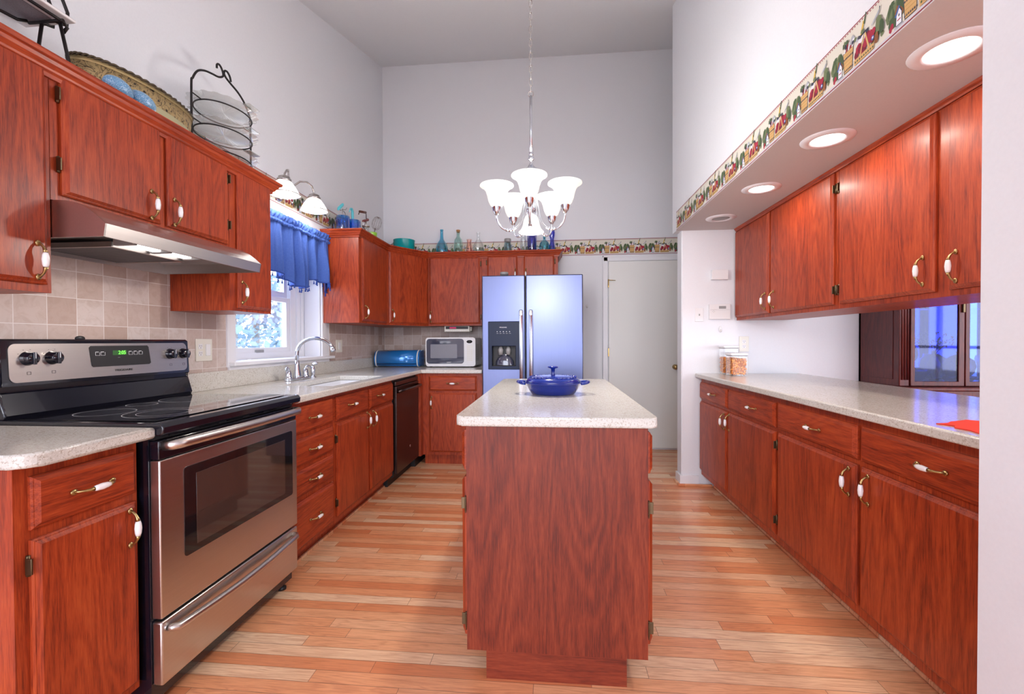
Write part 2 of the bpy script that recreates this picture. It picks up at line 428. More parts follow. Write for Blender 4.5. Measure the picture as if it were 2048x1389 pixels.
def slab(mb, F, u0, u1, z0, z1, n0, t, m, k=1.0):
    """cabinet door / drawer front with a stepped ogee edge"""
    prof = [(0, 0), (0, t*.40), (.004*k, t*.58), (.006*k, t*.60), (.012*k, t*.86), (.015*k, t), ]
    v = []
    for ins, n in prof:
        v += [F.P(u0+ins, z0+ins, n0+n), F.P(u1-ins, z0+ins, n0+n), F.P(u1-ins, z1-ins, n0+n), F.P(u0+ins, z1-ins, n0+n)]
    fs = [(3, 2, 1, 0)]
    for i in range(len(prof)-1):
        for k2 in range(4): fs.append((i*4+k2, i*4+(k2+1) % 4, (i+1)*4+(k2+1) % 4, (i+1)*4+k2))
    L = (len(prof)-1)*4; fs.append((L, L+1, L+2, L+3)); mb.faces(v, fs, m)

def fbox(mb, F, u0, u1, z0, z1, n0, n1, m, bev=0):
    v = [F.P(u, z, n) for n in (n0, n1) for (u, z) in ((u0, z0), (u1, z0), (u1, z1), (u0, z1))]
    vs, fs = mb.faces(v, [(3, 2, 1, 0), (4, 5, 6, 7), (0, 1, 5, 4), (1, 2, 6, 5), (2, 3, 7, 6), (3, 0, 4, 7)], m)
    if bev: mb._bev(list({e for f in fs for e in f.edges}), bev, 2, mb.mi(m))

def smooth(pts, k=5):
    P = [Vector(p) for p in pts]; out = []
    for j in range(len(P)-1):
        p0, p1, p2, p3 = P[max(j-1, 0)], P[j], P[j+1], P[min(j+2, len(P)-1)]
        for q in range(k):
            u = q/k; out.append(.5*((2*p1)+(-p0+p2)*u+(2*p0-5*p1+4*p2-p3)*u*u+(-p0+3*p1-3*p2+p3)*u**3))
    return out+[P[-1]]
# cabinet pull: brass bow with a porcelain barrel, length along local X
def pull_mesh():
    b = MB(); L = .052
    for sgn in (-1, 1):
        b.ell((sgn*L, 0, .003), (.010, .008, .004), M['brass'], 12, 6)
        b.tube([(sgn*L, 0, .004), (sgn*(L-.004), 0, .012), (sgn*(L-.012), 0, .021), (sgn*(L-.022), 0, .026), (sgn*.022, 0, .028)], [.004, .0035, .0035, .0045, .0065], M['brass'], 8)
    b.lathe([(0, -.022), (.0062, -.022), (.0082, -.014), (.0095, 0), (.0082, .014), (.0062, .022), (0, .022)], (0, 0, .028), M['porc'], 14, 'X')
    o = b.build('pull'); me = o.data; bpy.data.objects.remove(o); return me
PULL = pull_mesh()
def hinge_mesh():
    b = MB()
    b.box(-.028, .028, -.018, -.011, 0, .003, M['brassD'], .0012); b.box(-.020, .020, -.013, -.002, 0, .0035, M['brassD'], .001); b.box(-.026, .026, -.003, .004, 0, .006, M['brassD'], .0015)
    b.tube([(-.026, 0, .004), (.026, 0, .004)], .0042, M['brassD'], 8); b.box(-.020, .020, .002, .006, .002, .020, M['brassD'], .001)
    o = b.build('hinge'); me = o.data; bpy.data.objects.remove(o); return me
HINGE = hinge_mesh()
def inst(me, name, parent, mw, root):
    o = bpy.data.objects.new(name, me); COL.objects.link(o); o.parent = parent
    o.matrix_basis = Matrix.Translation(-Vector(root)) @ mw; return o

def cabinet(name, label, F, u0, u1, z0, z1, depth, items, mats=('woodV', 'woodY'), toe=None, side=None, group=None, body=True, cat='cabinet'):
    root = F.P((u0+u1)/2, 0 if toe else z0, -depth/2)
    t = thing(name, label, cat, root, group)
    V, Hm = M[mats[0]], M[mats[1]]
    if body:
        b = MB(); fbox(b, F, u0, u1, z0, z1, -depth, 0, side or V); b.build('carcass', t)
    if toe:
        b = MB(); fbox(b, F, u0+.002, u1-.002, 0, z0, -depth, -toe, V); b.build('toe_kick', t)
    for it in items:
        kind, a, b_, c, d = it[:5]; o = it[5] if len(it) > 5 else {}
        mb = MB(); slab(mb, F, a, b_, c, d, .001, .019, V if kind == 'door' else Hm)
        p = mb.build(kind, t)
        if 'h' in o:
            hu, hz = o['h']; inst(PULL, 'handle', p, F.mat(hu, hz, .020, kind == 'door'), root)
        for (hu, hz) in o.get('hinge', []):
            mw = F.mat(hu, hz, .0005, True)
            if o.get('flip'): mw = mw @ Matrix.Rotation(pi, 4, 'Z')
            inst(HINGE, 'hinge', p, mw, root)
    return t

def text_mesh(s, size, m, extr=.0004, sx_=1.0):
    cu = bpy.data.curves.new('t', 'FONT'); cu.body = s; cu.size = size; cu.extrude = extr; cu.align_x = 'CENTER'; cu.align_y = 'CENTER'
    o = bpy.data.objects.new('t', cu); COL.objects.link(o); dg = bpy.context.evaluated_depsgraph_get(); dg.update()
    me = bpy.data.meshes.new_from_object(o.evaluated_get(dg)); bpy.data.objects.remove(o)
    if sx_ != 1: me.transform(Matrix.Scale(sx_, 4, (1, 0, 0)))
    me.materials.clear(); me.materials.append(m); return me
def lettering(name, s, size, m, F, u, z, n, parent, root, sx_=1.0):
    return inst(text_mesh(s, size, m, .0004, sx_), name, parent, F.mat(u, z, n), root)

def sweep(mb, prof, path, zt, m):
    """prof [(out, dz)], path 2D; outwards = right of travel"""
    n = len(path); P = [Vector(p) for p in path]; ns = []
    for i in range(n-1):
        d = (P[i+1]-P[i]).normalized(); ns.append(Vector((d.y, -d.x)))
    mit = []
    for i in range(n):
        if i == 0: q = ns[0]
        elif i == n-1: q = ns[-1]
        else: a = (ns[i-1]+ns[i]).normalized(); q = a/max(.3, a.dot(ns[i]))
        mit.append(q)
    v = []; k = len(prof)
    for i in range(n):
        for o, dz in prof: w = P[i]+mit[i]*o; v.append((w.x, w.y, zt+dz))
    fs = []
    for i in range(n-1):
        for j in range(k): fs.append((i*k+j, i*k+(j+1) % k, (i+1)*k+(j+1) % k, (i+1)*k+j))
    fs.append(tuple(range(k))); fs.append(tuple(range((n-1)*k, n*k))[::-1])
    mb.faces(v, fs, m)

def rrect(x0, x1, y0, y1, r, n=5):
    out = []
    for cx, cy, a0 in ((x1-r, y1-r, 0), (x0+r, y1-r, 90), (x0+r, y0+r, 180), (x1-r, y0+r, 270)):
        for i in range(n+1): a = radians(a0+90*i/n); out.append((cx+r*cos(a), cy+r*sin(a)))
    return out

# ================================================================== STRUCTURE
XW, YW, YT = -1.92, 4.95, 3.74
YS, XE = -3.0, 5.6
ZC = lambda y: 4.289 + .304*(min(max(y, 0), YW) - YW)
b = MB(); b.box(XW-.15, XE+.1, YS, YW+.15, -.06, 0, M['floor']); struct(b, 'floor')
# sloped kitchen ceiling
b = MB(); y = [YS, 0, YW+.15]; z = [ZC(0), ZC(0), ZC(YW)+.0456]
b.prism([(y[0], z[0]), (y[1], z[1]), (y[2], z[2]), (y[2], z[2]+.1), (y[1], z[1]+.1), (y[0], z[0]+.1)], 'X', XW-.15, 3.15, M['ceil']); struct(b, 'ceiling')
b = MB(); b.box(1.15, XE+.1, YS, YT, 2.44, 2.5, M['ceil']); o = struct(b, 'ceiling'); 
# left wall with the window opening
WY0, WY1, WZ0, WZ1 = 2.53, 3.54, 1.06, 2.06
b = MB(); b.cells([YS, WY0, WY1, YW], [-.06, WZ0, WZ1, 4.45], lambda i, j: not (i == 1 and j == 1), XW-.15, XW, 'X', M['wall']); struct(b, 'wall_left')
b = MB(); b.box(XW-.15, 3.15, YW, YW+.15, -.06, 4.45, M['wall']); struct(b, 'wall_back')
# upper wall and soffit on the right, the stub wall of the alcove, the partition beside the camera
b = MB(); b.box(.995, 1.15, 1.144, 3.86, 2.066, 4.45, M['wall']); struct(b, 'wall_right')
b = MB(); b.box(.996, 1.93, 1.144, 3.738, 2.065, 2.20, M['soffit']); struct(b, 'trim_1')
b = MB(); b.prism([(1.035+.008, YT), (1.035, YT+.008), (1.035, 3.86), (XE, 3.86), (XE, YT)], 'Z', 0, 2.066, M['wall']); b.box(1.15, XE, YT, 3.86, 2.066, 4.45, M['wall']); struct(b, 'wall_alcove')
b = MB(); b.box(.995, 1.137, YS, 1.144, 0, 4.2, M['wall']); struct(b, 'wall_partition')
b = MB(); b.box(3.0, 3.15, 3.86, YW, 0, 4.45, M['wall']); struct(b, 'wall_passage')
# header behind the wall cabinets (drywall over the pass-through)
b = MB(); b.box(1.845, 1.93, 1.144, YT, 1.345, 2.065, M['wall']); struct(b, 'wall_header')
# dining room east wall with a wide glazed opening
b = MB(); b.cells([YS, -1.2, 1.9, YT], [0, .05, 2.15, 2.5], lambda i, j: not (i == 1 and j == 1), XE-.02, XE+.1, 'X', M['wall']); struct(b, 'wall_dining')
b = MB()
for yy in (-1.2, -.45, .35, 1.12, 1.86): b.box(XE-.03, XE+.02, yy, yy+.05, .05, 2.15, M['vinyl'])
b.box(XE-.03, XE+.02, -1.2, 1.9, .05, .2, M['vinyl']); b.box(XE-.03, XE+.02, -1.2, 1.9, 2.05, 2.15, M['vinyl']); b.box(XE-.03, XE+.02, -1.2, 1.9, 1.05, 1.09, M['vinyl'])
struct(b, 'window_2')

# tile backsplash (side wall and back wall)
b = MB(); b.cells([.2, 2.46, 3.69, 4.941], [1.012, 1.03, 1.34, 1.52], lambda i, j: (i != 1 or j == 0) and (j < 2 or i == 0), XW, XW+.008, 'X', M['tileY'])
struct(b, 'trim_2')
b = MB(); b.box(XW+.008, -.66, YW-.008, YW, 1.0, 1.36, M['tileX']); struct(b, 'trim_3')

# closet door on the back wall
dr = MB(); dr.box(.598, 1.36, YW-.028, YW-.001, .02, 2.036, M['doorpaint'], .003); door = struct(dr, 'door_1')
b = MB(); F = Fr((0, YW, 0), (1, 0, 0), (0, -1, 0))
for (u0, u1, z0, z1) in ((.535, .590, 0, 2.095), (1.368, 1.425, 0, 2.095), (.535, 1.425, 2.042, 2.097)):
    fbox(b, F, u0, u1, z0, z1, 0, .016, M['trim'], .003)
fbox(b, F, .535, .548, 0, 2.10, .0, .022, M['trim'], .003); fbox(b, F, 1.41, 1.425, 0, 2.10, .0, .022, M['trim'], .003); fbox(b, F, .535, 1.425, 2.083, 2.10, 0, .022, M['trim'], .003)
b.build('door_casing', door)
b = MB(); b.lathe([(0, 0), (.026, 0), (.027, .006), (.012, .010), (.011, .03), (.022, .038), (.028, .052), (.024, .066), (0, .072)], (0, 0, 0), M['brass'], 20, 'Y')
for v in b.bm.verts: v.co = Vector((v.co.x+1.292, YW-.028-v.co.y, v.co.z+.897))
b.build('door_knob', door)
for z_ in (1.80, 1.054, .3):
    b = MB(); b.box(.589, .603, YW-.036, YW-.026, z_-.045, z_+.045, M['brass'], .002); b.build('hinge', door)
b = MB(); b.tube([(.594, YW-.03, 1.831), (.60, YW-.05, 1.833), (.668, YW-.045, 1.828)], .004, M['brass']); b.tube([(.594, YW-.034, 1.831), (.594, YW-.034, 1.78)], .004, M['brass']); b.build('hook_latch', door)
b = MB(); b.ell((.368, YW-.004, 1.556), (.012, .006, .02), M['white']); b.tube([(.368, YW-.006, 1.56), (.368, YW-.022, 1.55), (.368, YW-.024, 1.54)], .0035, M['white'])
tag(b.build('wall_hook', org=(.368, YW, 1.55)), 'small white adhesive hook on the back wall beside the fridge', 'hook')

# baseboards
b = MB(); b.prism([(1.020, YT-.014), (1.168, YT-.014), (1.168, YT), (1.034, YT), (1.034, 3.86), (1.020, 3.86)], 'Z', 0, .085, M['trim'], .003); struct(b, 'baseboard_alcove')
b = MB(); b.prism([(1.004, YT-.03), (1.27, YT-.03), (1.27, YT-.015), (1.019, YT-.015), (1.019, 3.86), (1.004, 3.86)], 'Z', 0, .018, M['floor'], .003); struct(b, 'baseboard_shoe')
b = MB(); b.box(-.64, .535, YW-.012, YW, 0, .085, M['trim'], .003); struct(b, 'baseboard_back')

# ------------------------------------------------------------------ window over the sink
F = Fr((XW, 0, 0), (0, 1, 0), (1, 0, 0))
win = MB()
def ring(mb, a0, a1, z0, z1, w, x0, x1, m, wt=None, wb=None):
    wt = wt or w; wb = wb or w
    mb.cells([a0, a0+w, a1-w, a1], [z0, z0+wb, z1-wt, z1], lambda i, j: not (i == 1 and j == 1), x0, x1, 'X', m, .002, 1)
ring(win, WY0+.002, WY1-.002, WZ0+.002, WZ1, .045, -2.11, -2.055, M['vinyl'])
winO = struct(win, 'window_1')
b = MB(); ring(b, WY0-.07, WY1+.07, WZ0-.03, WZ1+.07, .068, XW+.002, XW+.02, M['trim'], .068, .02); b.build('window_casing', winO)
b = MB(); b.box(-2.05, XW+.003, WY0+.0005, WY0+.008, WZ0, WZ1, M['trim']); b.box(-2.05, XW+.003, WY1-.008, WY1-.0005, WZ0, WZ1, M['trim']); b.box(-2.05, XW+.003, WY0, WY1, WZ1-.008, WZ1-.0005, M['trim']); b.build('jamb_lining', winO)
b = MB(); b.box(-2.055, XW+.058, WY0-.062, WY1+.14, WZ0-.022, WZ0+.002, M['trim'], .005); b.build('window_stool', winO)
b = MB(); b.box(XW+.002, XW+.022, WY0-.06, WY1+.11, WZ0-.048, WZ0-.023, M['trim'], .003); b.build('window_apron', winO)
b = MB(); ring(b, WY0+.05, WY1-.19, WZ0+.03, 1.52, .045, -2.10, -2.065, M['vinyl'], .035, .05); sash = b.build('lower_sash', winO)
b = MB(); b.box(-2.088, -2.084, WY0+.095, WY1-.235, WZ0+.08, 1.485, M['pane']); b.build('pane', sash)
b = MB(); b.box(-2.066, -2.050, 2.93, 3.01, WZ0+.045, WZ0+.066, M['greyP'], .003); b.build('sash_latch', sash)
b = MB(); b.box(-2.10, -2.06, WY1-.185, WY1-.15, WZ0+.03, WZ1-.045, M['vinyl'], .003); b.box(-2.105, -2.07, WY1-.145, WY1-.10, WZ0+.03, WZ1-.045, M['vinyl'], .003); b.box(-2.10, -2.06, WY1-.095, WY1-.05, WZ0+.03, WZ1-.045, M['vinyl'], .004); b.build('side_track', winO)
b = MB(); ring(b, WY0+.05, WY1-.19, 1.52, WZ1-.04, .04, -2.115, -2.085, M['vinyl'], .04, .045); sash = b.build('upper_sash', winO)
b = MB(); b.box(-2.103, -2.099, WY0+.09, WY1-.23, 1.565, WZ1-.08, M['pane']); b.build('pane', sash)

# wallpaper border with a repeating harvest motif
BM = {k: plain('border_'+k, c, .8) for k, c in dict(cream=(.70, .67, .58), burg=(.26, .02, .05), red=(.36, .02, .05), dkred=(.18, .01, .03), tan=(.62, .38, .15), tan2=(.50, .30, .10), green=(.06, .10, .045), green2=(.15, .19, .09), dk=(.04, .045, .07),
     white=(.80, .80, .84), blue=(.06, .13, .36), yellow=(.72, .46, .07), brown=(.25, .09, .03), lav=(.62, .59, .66), grey=(.40, .42, .46)).items()}
def blob(cx, cy, rx, ry, n=9, j=.18, rot=0):
    out = []
    for i in range(n):
        a = 2*pi*i/n+rot; q = 1+random.uniform(-j, j); out.append((cx+rx*q*cos(a), cy+ry*q*sin(a)))
    return out
def motif():
    L = []
    A = lambda m, p: L.append((m, p))
    for i in range(6): A('green' if i % 2 else 'green2', blob(.012+.008*i, .060+.012*sin(i*1.9), .016, .026, 8, .3))
    A('brown', blob(.045, .045, .02, .02, 7, .3)); A('green', blob(.03, .035, .022, .016, 8, .3)); A('red', blob(.022, .028, .006, .008)); A('red', blob(.016, .022, .006, .008))
    for i in range(7): A(('green', 'brown', 'green2', 'dk')[i % 4], blob(.205+.007*i, .036+.010*((i*7) % 3), .009, .010, 7, .35))
    # birdhouse
    A('dk', [(.036, .018), (.060, .018), (.060, .048), (.050, .064), (.038, .050)]); A('white', [(.038, .020), (.058, .020), (.058, .046), (.050, .058), (.040, .046)])
    A('blue', [(.032, .044), (.048, .066), (.052, .062), (.038, .040)]); A('dk', blob(.049, .042, .0028, .0036)); A('red', [(.042, .029), (.055, .030), (.055, .033), (.042, .032)]); A('grey', [(.030, .014), (.066, .014), (.064, .018), (.032, .018)])
    # basket
    A('dk', [(.070, .016), (.112, .016), (.118, .078), (.064, .078)]); A('tan', [(.072, .018), (.110, .018), (.116, .076), (.066, .076)])
    for k in range(5): A('tan2', [(.070, .026+.010*k), (.112, .026+.010*k), (.112, .0285+.010*k), (.070, .0285+.010*k)])
    for zz in (.022, .056):
        for k in range(7): A('dk', blob(.071+.007*k, zz+.002, .0028, .003, 6, .1))
    for k in range(5): A('red' if k % 2 else 'white', [(.070+.010*k, .076), (.076+.010*k, .076), (.082+.010*k, .094), (.076+.010*k, .096)])
    A('grey', blob(.112, .095, .012, .012, 9, .3)); A('white', blob(.118, .088, .007, .008))
    # apple basket
    A('yellow', [(.150, .082), (.158, .080), (.170, .112), (.164, .118)]); A('green', [(.166, .108), (.172, .104), (.180, .132), (.176, .134)]); A('dk', [(.150, .070), (.190, .076), (.189, .086), (.152, .084)]); A('white', [(.136, .062), (.176, .066), (.178, .080), (.142, .078)])
    for i in range(13): A('red' if i % 3 else 'dkred', blob(.134+.006*i, .040+.012*sin(i*.9)+.02*(i/13), .011, .012, 8, .1))
    for i in range(4): A('red', blob(.195+.006*i, .052+.01*(i % 2), .009, .010, 8, .1))
    A('tan', [(.124, .014), (.214, .016), (.216, .032), (.122, .030)])
    for k in range(9): A('green', blob(.130+.010*k, .022, .0035, .003, 6, .1))
    A('tan', [(.150, .028), (.156, .028), (.172, .078), (.167, .078)]); A('tan', [(.190, .028), (.197, .028), (.178, .080), (.173, .078)]); A('blue', blob(.210, .046, .007, .007)); A('white', blob(.210, .046, .003, .003))
    # pennant and leaves
    A('brown', blob(.226, .036, .008, .016, 7, .2)); A('grey', [(.205, .078), (.238, .096), (.236, .104), (.204, .082)]); A('dk', [(.236, .094), (.242, .108), (.238, .112)]); A('green2', blob(.236, .068, .013, .018, 8, .3)); A('green', blob(.248, .058, .012, .02, 8, .3))
    for i in range(9): A(('green', 'green2', 'dk')[i % 3], blob(.070+.006*i, .098+.006*sin(i*2.3), .007, .007, 6, .4)) if i < 4 else A(('grey', 'dk', 'green2')[i % 3], blob(.118+.011*(i-4), .083+.006*sin(i*1.7), .008, .006, 6, .4))
    return L
MOT = [(m, [(u, .012+(v-.014)*1.22) for u, v in p]) for m, p in motif()]; PER = .265
def border(name, Ff, L0, L1, zb, hgt, ph=0, trim_bottom=True):
    """Ff(u, z, n) -> world point, u grows to the viewer's right"""
    b = MB(); sc = hgt/.155
    def q(p, m, n): b.faces([Ff(u, zb+v*sc, n) for u, v in p], [tuple(range(len(p)))], BM[m])
    q([(L0, 0), (L1, 0), (L1, .155), (L0, .155)], 'cream', .0012)
    q([(L0, .151), (L1, .151), (L1, .155), (L0, .155)], 'burg', .0016); q([(L0, 0), (L1, 0), (L1, .004), (L0, .004)], 'burg', .0016); q([(L0, .006), (L1, .006), (L1, .012), (L0, .012)], 'lav', .0016)
    n = int((L1-L0)/.012)
    for i in range(n): u = L0+i*(L1-L0)/n; q([(u, .145), (u+.006, .145), (u+.006, .149), (u, .149)], 'burg', .0016)
    k0 = int(math.floor((L0-ph)/PER))-1; k1 = int(math.ceil((L1-ph)/PER))+1
    for k in range(k0, k1+1):
        for i, (m, p) in enumerate(MOT):
            P = [(ph+k*PER+u, v) for u, v in p]
            if min(u for u, v in P) < L0 or max(u for u, v in P) > L1: continue
            q(P, m, .0018+.00003*i)
    o = b.build(name, recalc=False); o['kind'] = 'structure'; return o
border('trim_4', lambda u, z, n: (.995-n, -u, z), -3.738, -1.146, 2.068, .150, -1.661-.049)
border('trim_5', lambda u, z, n: (u, YW-n, z), -1.91, 1.95, 2.113, .172, .542-.049)
border('trim_6', lambda u, z, n: (XW+n, u, z), 2.12, 4.945, 2.150, .165, .03)

# ================================================================== CABINETS
XLF, XRF, XUF = -1.295, 1.187, -1.594
FL = Fr((XLF, 0, 0), (0, 1, 0), (1, 0, 0)); FRt = Fr((XRF, 0, 0), (0, 1, 0), (-1, 0, 0))
FU = Fr((XUF, 0, 0), (0, 1, 0), (1, 0, 0)); FB = Fr((0, 4.163, 0), (1, 0, 0), (0, -1, 0))
FUB = Fr((0, 4.589, 0), (1, 0, 0), (0, -1, 0)); FRU = Fr((1.457, 0, 0), (0, 1, 0), (-1, 0, 0))
D = -XLF-1.295+.622
cabinet('base_cabinet', 'narrow cherry base cabinet to the left of the range', FL, .955, 1.276, .1, .876, .62,
        [('drawer', .985, 1.263, .715, .848, dict(h=(1.127, .780))), ('door', .985, 1.263, .125, .69, dict(h=(1.232, .618), hinge=[(.982, .628), (.982, .19)], flip=False))], toe=.075)
cabinet('drawer_cabinet', 'cherry base cabinet with four stacked drawers right of the range', FL, 2.055, 2.524, .1, .876, .62,
        [('drawer', 2.07, 2.50, a, c, dict(h=(2.285, (a+c)/2))) for a, c in ((.71, .85), (.545, .684), (.388, .522), (.125, .362))], toe=.075, cat='cabinet')
cabinet('sink_cabinet', 'cherry base cabinet under the sink with two doors', FL, 2.526, 3.488, .1, .70, .62,
        [('drawer', 2.55, 2.998, .705, .85, dict(h=(2.735, .785))), ('drawer', 3.025, 3.477, .705, .85, dict(h=(3.19, .787))),
         ('door', 2.55, 2.998, .135, .69, dict(h=(2.960, .64), hinge=[(2.546, .60), (2.546, .22)])), ('door', 3.025, 3.477, .135, .69, dict(h=(3.062, .635)))], toe=.075, cat='cabinet')
# face rail of the sink cabinet above the basin cut-out
sc_ = [o for o in COL.objects if o.name.startswith('sink_cabinet')][0]
b = MB(); b.box(XLF-.018, XLF, 2.526, 3.488, .70, .876, M['woodY']); b.build('top_rail', sc_)
cabinet('corner_base_cabinet', 'cherry base cabinet in the back corner beside the fridge, under the microwave', FB, -1.24, -.665, .1, .876, .75,
        [('drawer', -1.176, -.718, .712, .853, dict(h=(-.945, .783))), ('door', -1.176, -.718, .13, .692, dict(h=(-1.15, .60), hinge=[]))], mats=('woodV', 'woodX'), toe=.06)
cb_ = [o for o in COL.objects if o.name.startswith('corner_base_cabinet')][0]
b = MB(); b.box(-1.90, -1.2405, 4.097, 4.9, .1, .876, M['woodV']); b.box(-1.88, -1.30, 4.10, 4.9, 0, .1, M['black']); b.build('blind_corner', cb_)
R1 = cabinet('peninsula_cabinet', 'cherry base cabinet at the far end of the right counter, against the alcove wall', FRt, 2.472, 3.722, .1, .878, .60,
        [('drawer', 3.158, 3.715, .712, .845, dict(h=(3.41, .78))), ('drawer', 2.497, 3.132, .712, .845, dict(h=(2.755, .78))),
         ('door', 3.158, 3.715, .14, .69, dict(h=(3.190, .62))), ('door', 2.497, 3.132, .14, .69, dict(h=(3.098, .628), hinge=[(2.492, .62), (2.492, .22)]))], toe=.10)
R2 = cabinet('peninsula_cabinet', 'cherry base cabinet at the near end of the right counter, under the red placemat', FRt, 1.17, 2.470, .1, .878, .60,
        [('drawer', 1.853, 2.466, .712, .845, dict(h=(2.135, .78))), ('drawer', 1.215, 1.828, .712, .845, dict(h=(1.497, .778))),
         ('door', 1.853, 2.464, .14, .69, dict(h=(1.885, .615), hinge=[])), ('door', 1.215, 1.828, .14, .69, dict(h=(1.775, .615)))], toe=.10)

ZU = 1.337
cabinet('wall_cabinet', 'tall cherry wall cabinet left of the range hood', FU, .83, 1.289, ZU, 2.066, .324,
        [('door', .86, 1.272, 1.362, 2.045, dict(h=(1.236, 1.433)))], mats=('woodV', 'woodV'))
cabinet('wall_cabinet', 'short two-door cherry wall cabinet above the range hood', FU, 1.291, 2.078, 1.637, 2.066, .324,
        [('door', 1.318, 1.684, 1.658, 2.043, dict(h=(1.632, 1.722), hinge=[(1.312, 1.98), (1.312, 1.755)])), ('door', 1.714, 2.060, 1.658, 2.043, dict(h=(1.727+.012, 1.722), hinge=[(2.066, 1.98), (2.066, 1.755)], flip=True))], mats=('woodV', 'woodV'))
cabinet('wall_cabinet', 'narrow cherry wall cabinet between the range hood and the window', FU, 2.080, 2.405, ZU, 2.066, .324,
        [('door', 2.125, 2.392, 1.352, 2.046, dict(h=(2.143, 1.432)))], mats=('woodV', 'woodV'))
cabinet('wall_cabinet', 'cherry wall cabinet right of the window under the blue jars', FU, 3.56, 4.178, ZU, 2.086, .324,
        [('door', 3.60, 4.155, 1.355, 2.05, dict(h=(3.64, 1.43)))], mats=('woodV', 'woodV'))
# diagonal corner wall cabinet
t = thing('corner_wall_cabinet', 'angled cherry corner wall cabinet under the teal pot', 'cabinet', (-1.7, 4.7, 1.34))
b = MB(); b.prism([(-1.91, 4.18), (-1.594, 4.18), (-1.302, 4.589), (-1.302, 4.94), (-1.91, 4.94)], 'Z', ZU+.003, 2.086, M['woodV']); b.build('carcass', t)
FD = Fr((-1.594, 4.18, 0), (.292, .409, 0), (.409, -.292, 0)); dl = math.hypot(.292, .409)
b = MB(); slab(b, FD, .020, dl-.014, 1.358, 2.052, .001, .019, M['woodV']); p = b.build('door', t)
inst(PULL, 'handle', p, FD.mat(.052, 1.435, .020, True), (-1.7, 4.7, 1.34))
cabinet('wall_cabinet', 'cherry wall cabinet on the back wall above the microwave', FUB, -1.30, -.736, 1.343, 2.086, .352,
        [('door', -1.286, -.752, 1.36, 2.052, dict(h=(-1.268, 1.435), hinge=[(-.746, 1.98), (-.746, 1.43)], flip=True))], mats=('woodV', 'woodV'))
cabinet('wall_cabinet', 'short cherry wall cabinet above the fridge', FUB, -.734, .05, 1.80, 2.086, .352,
        [('door', -.676, -.362, 1.83, 2.055, dict(h=(-.385, 1.862), hinge=[(-.682, 1.99)])), ('door', -.30, .012, 1.83, 2.055, dict(h=(-.277, 1.862), hinge=[(.018, 1.99)], flip=True))], mats=('woodV', 'woodV'))
cabinet('wall_cabinet', 'pair of cherry wall cabinet doors at the far end of the right soffit', FRU, 2.444, 3.722, ZU, 2.062, .385,
        [('door', 3.163, 3.716, 1.36, 2.04, dict(h=(3.198, 1.445))), ('door', 2.468, 3.135, 1.36, 2.04, dict(h=(3.078, 1.445), hinge=[(2.458, 1.955), (2.458, 1.435)]))], mats=('woodV', 'woodV'))
cabinet('wall_cabinet', 'cherry wall cabinet at the near end of the right soffit, beside the white partition', FRU, 1.12, 2.442, ZU, 2.062, .385,
        [('door', 1.848, 2.418, 1.36, 2.04, dict(h=(1.890, 1.445), hinge=[(2.428, 1.955), (2.428, 1.435)], flip=True)), ('door', 1.22, 1.788, 1.36, 2.04, dict(h=(1.745, 1.440)))], mats=('woodV', 'woodV'))
# crown mouldings
CP = [(0, -.064), (.010, -.064), (.012, -.052), (.020, -.046), (.022, -.040), (.032, -.028), (.036, -.018), (.044, -.014), (.048, -.006), (.048, 0), (0, 0)]
def crown_runs(prof, path, zt, m, owners):
    """one mitred run, split so that every cabinet owns its stretch; owners[i] takes the segment i -> i+1"""
    n = len(path); P = [Vector(p) for p in path]; ns = []
    for i in range(n-1): d = (P[i+1]-P[i]).normalized(); ns.append(Vector((d.y, -d.x)))
    mit = [ns[0]]+[(lambda a: a/max(.3, a.dot(ns[i])))((ns[i-1]+ns[i]).normalized()) for i in range(1, n-1)]+[ns[-1]]
    done = {}
    for i, ow in enumerate(owners): done.setdefault(ow, []).append(i)
    k = len(prof)
    for ow, segs in done.items():
        b = MB()
        for i in segs:
            v = []
            for e_ in (i, i+1):
                for o, dz in prof: w = P[e_]+mit[e_]*o; v.append((w.x, w.y, zt+dz))
            b.faces(v, [(j, (j+1) % k, k+(j+1) % k, k+j) for j in range(k)]+[tuple(range(k)), tuple(range(k, 2*k))[::-1]], m)
        b.build('crown_moulding', WC[ow])
WC = {o['label']: o for o in COL.objects if o.get('category') == 'cabinet'}
def wc(k): return [l for l in WC if k in l][0]
crown_runs(CP, [(XUF, .83), (XUF, 1.290), (XUF, 2.079), (XUF, 2.405), (-1.905, 2.405)], 2.082, M['woodY'],
    [wc('left of the range hood'), wc('above the range hood'), wc('between the range hood'), wc('between the range hood')])
crown_runs(CP, [(-1.905, 3.56), (XUF, 3.56), (XUF, 4.18), (-1.302, 4.589), (-.735, 4.589), (.05, 4.589), (.05, 4.94)], 2.104, M['woodX'],
    [wc('right of the window'), wc('right of the window'), wc('angled cherry'), wc('above the microwave'), wc('above the fridge'), wc('above the fridge')])
crown_runs([(0, -.022), (.010, -.022), (.012, -.014), (.020, -.008), (.022, 0), (0, 0)], [(1.457, 3.722), (1.457, 2.443), (1.457, 1.12)], 2.0645, M['woodY'],
    [wc('far end of the right soffit'), wc('near end of the right soffit')])
# wooden shoe mouldings at the toe kicks
b = MB(); b.box(-1.372, -1.356, 2.055, 3.488, 0, .018, M['floor'], .004); struct(b, 'baseboard_left')
b = MB(); b.box(1.272, 1.287, 1.17, 3.70, 0, .018, M['floor'], .004); struct(b, 'baseboard_right')

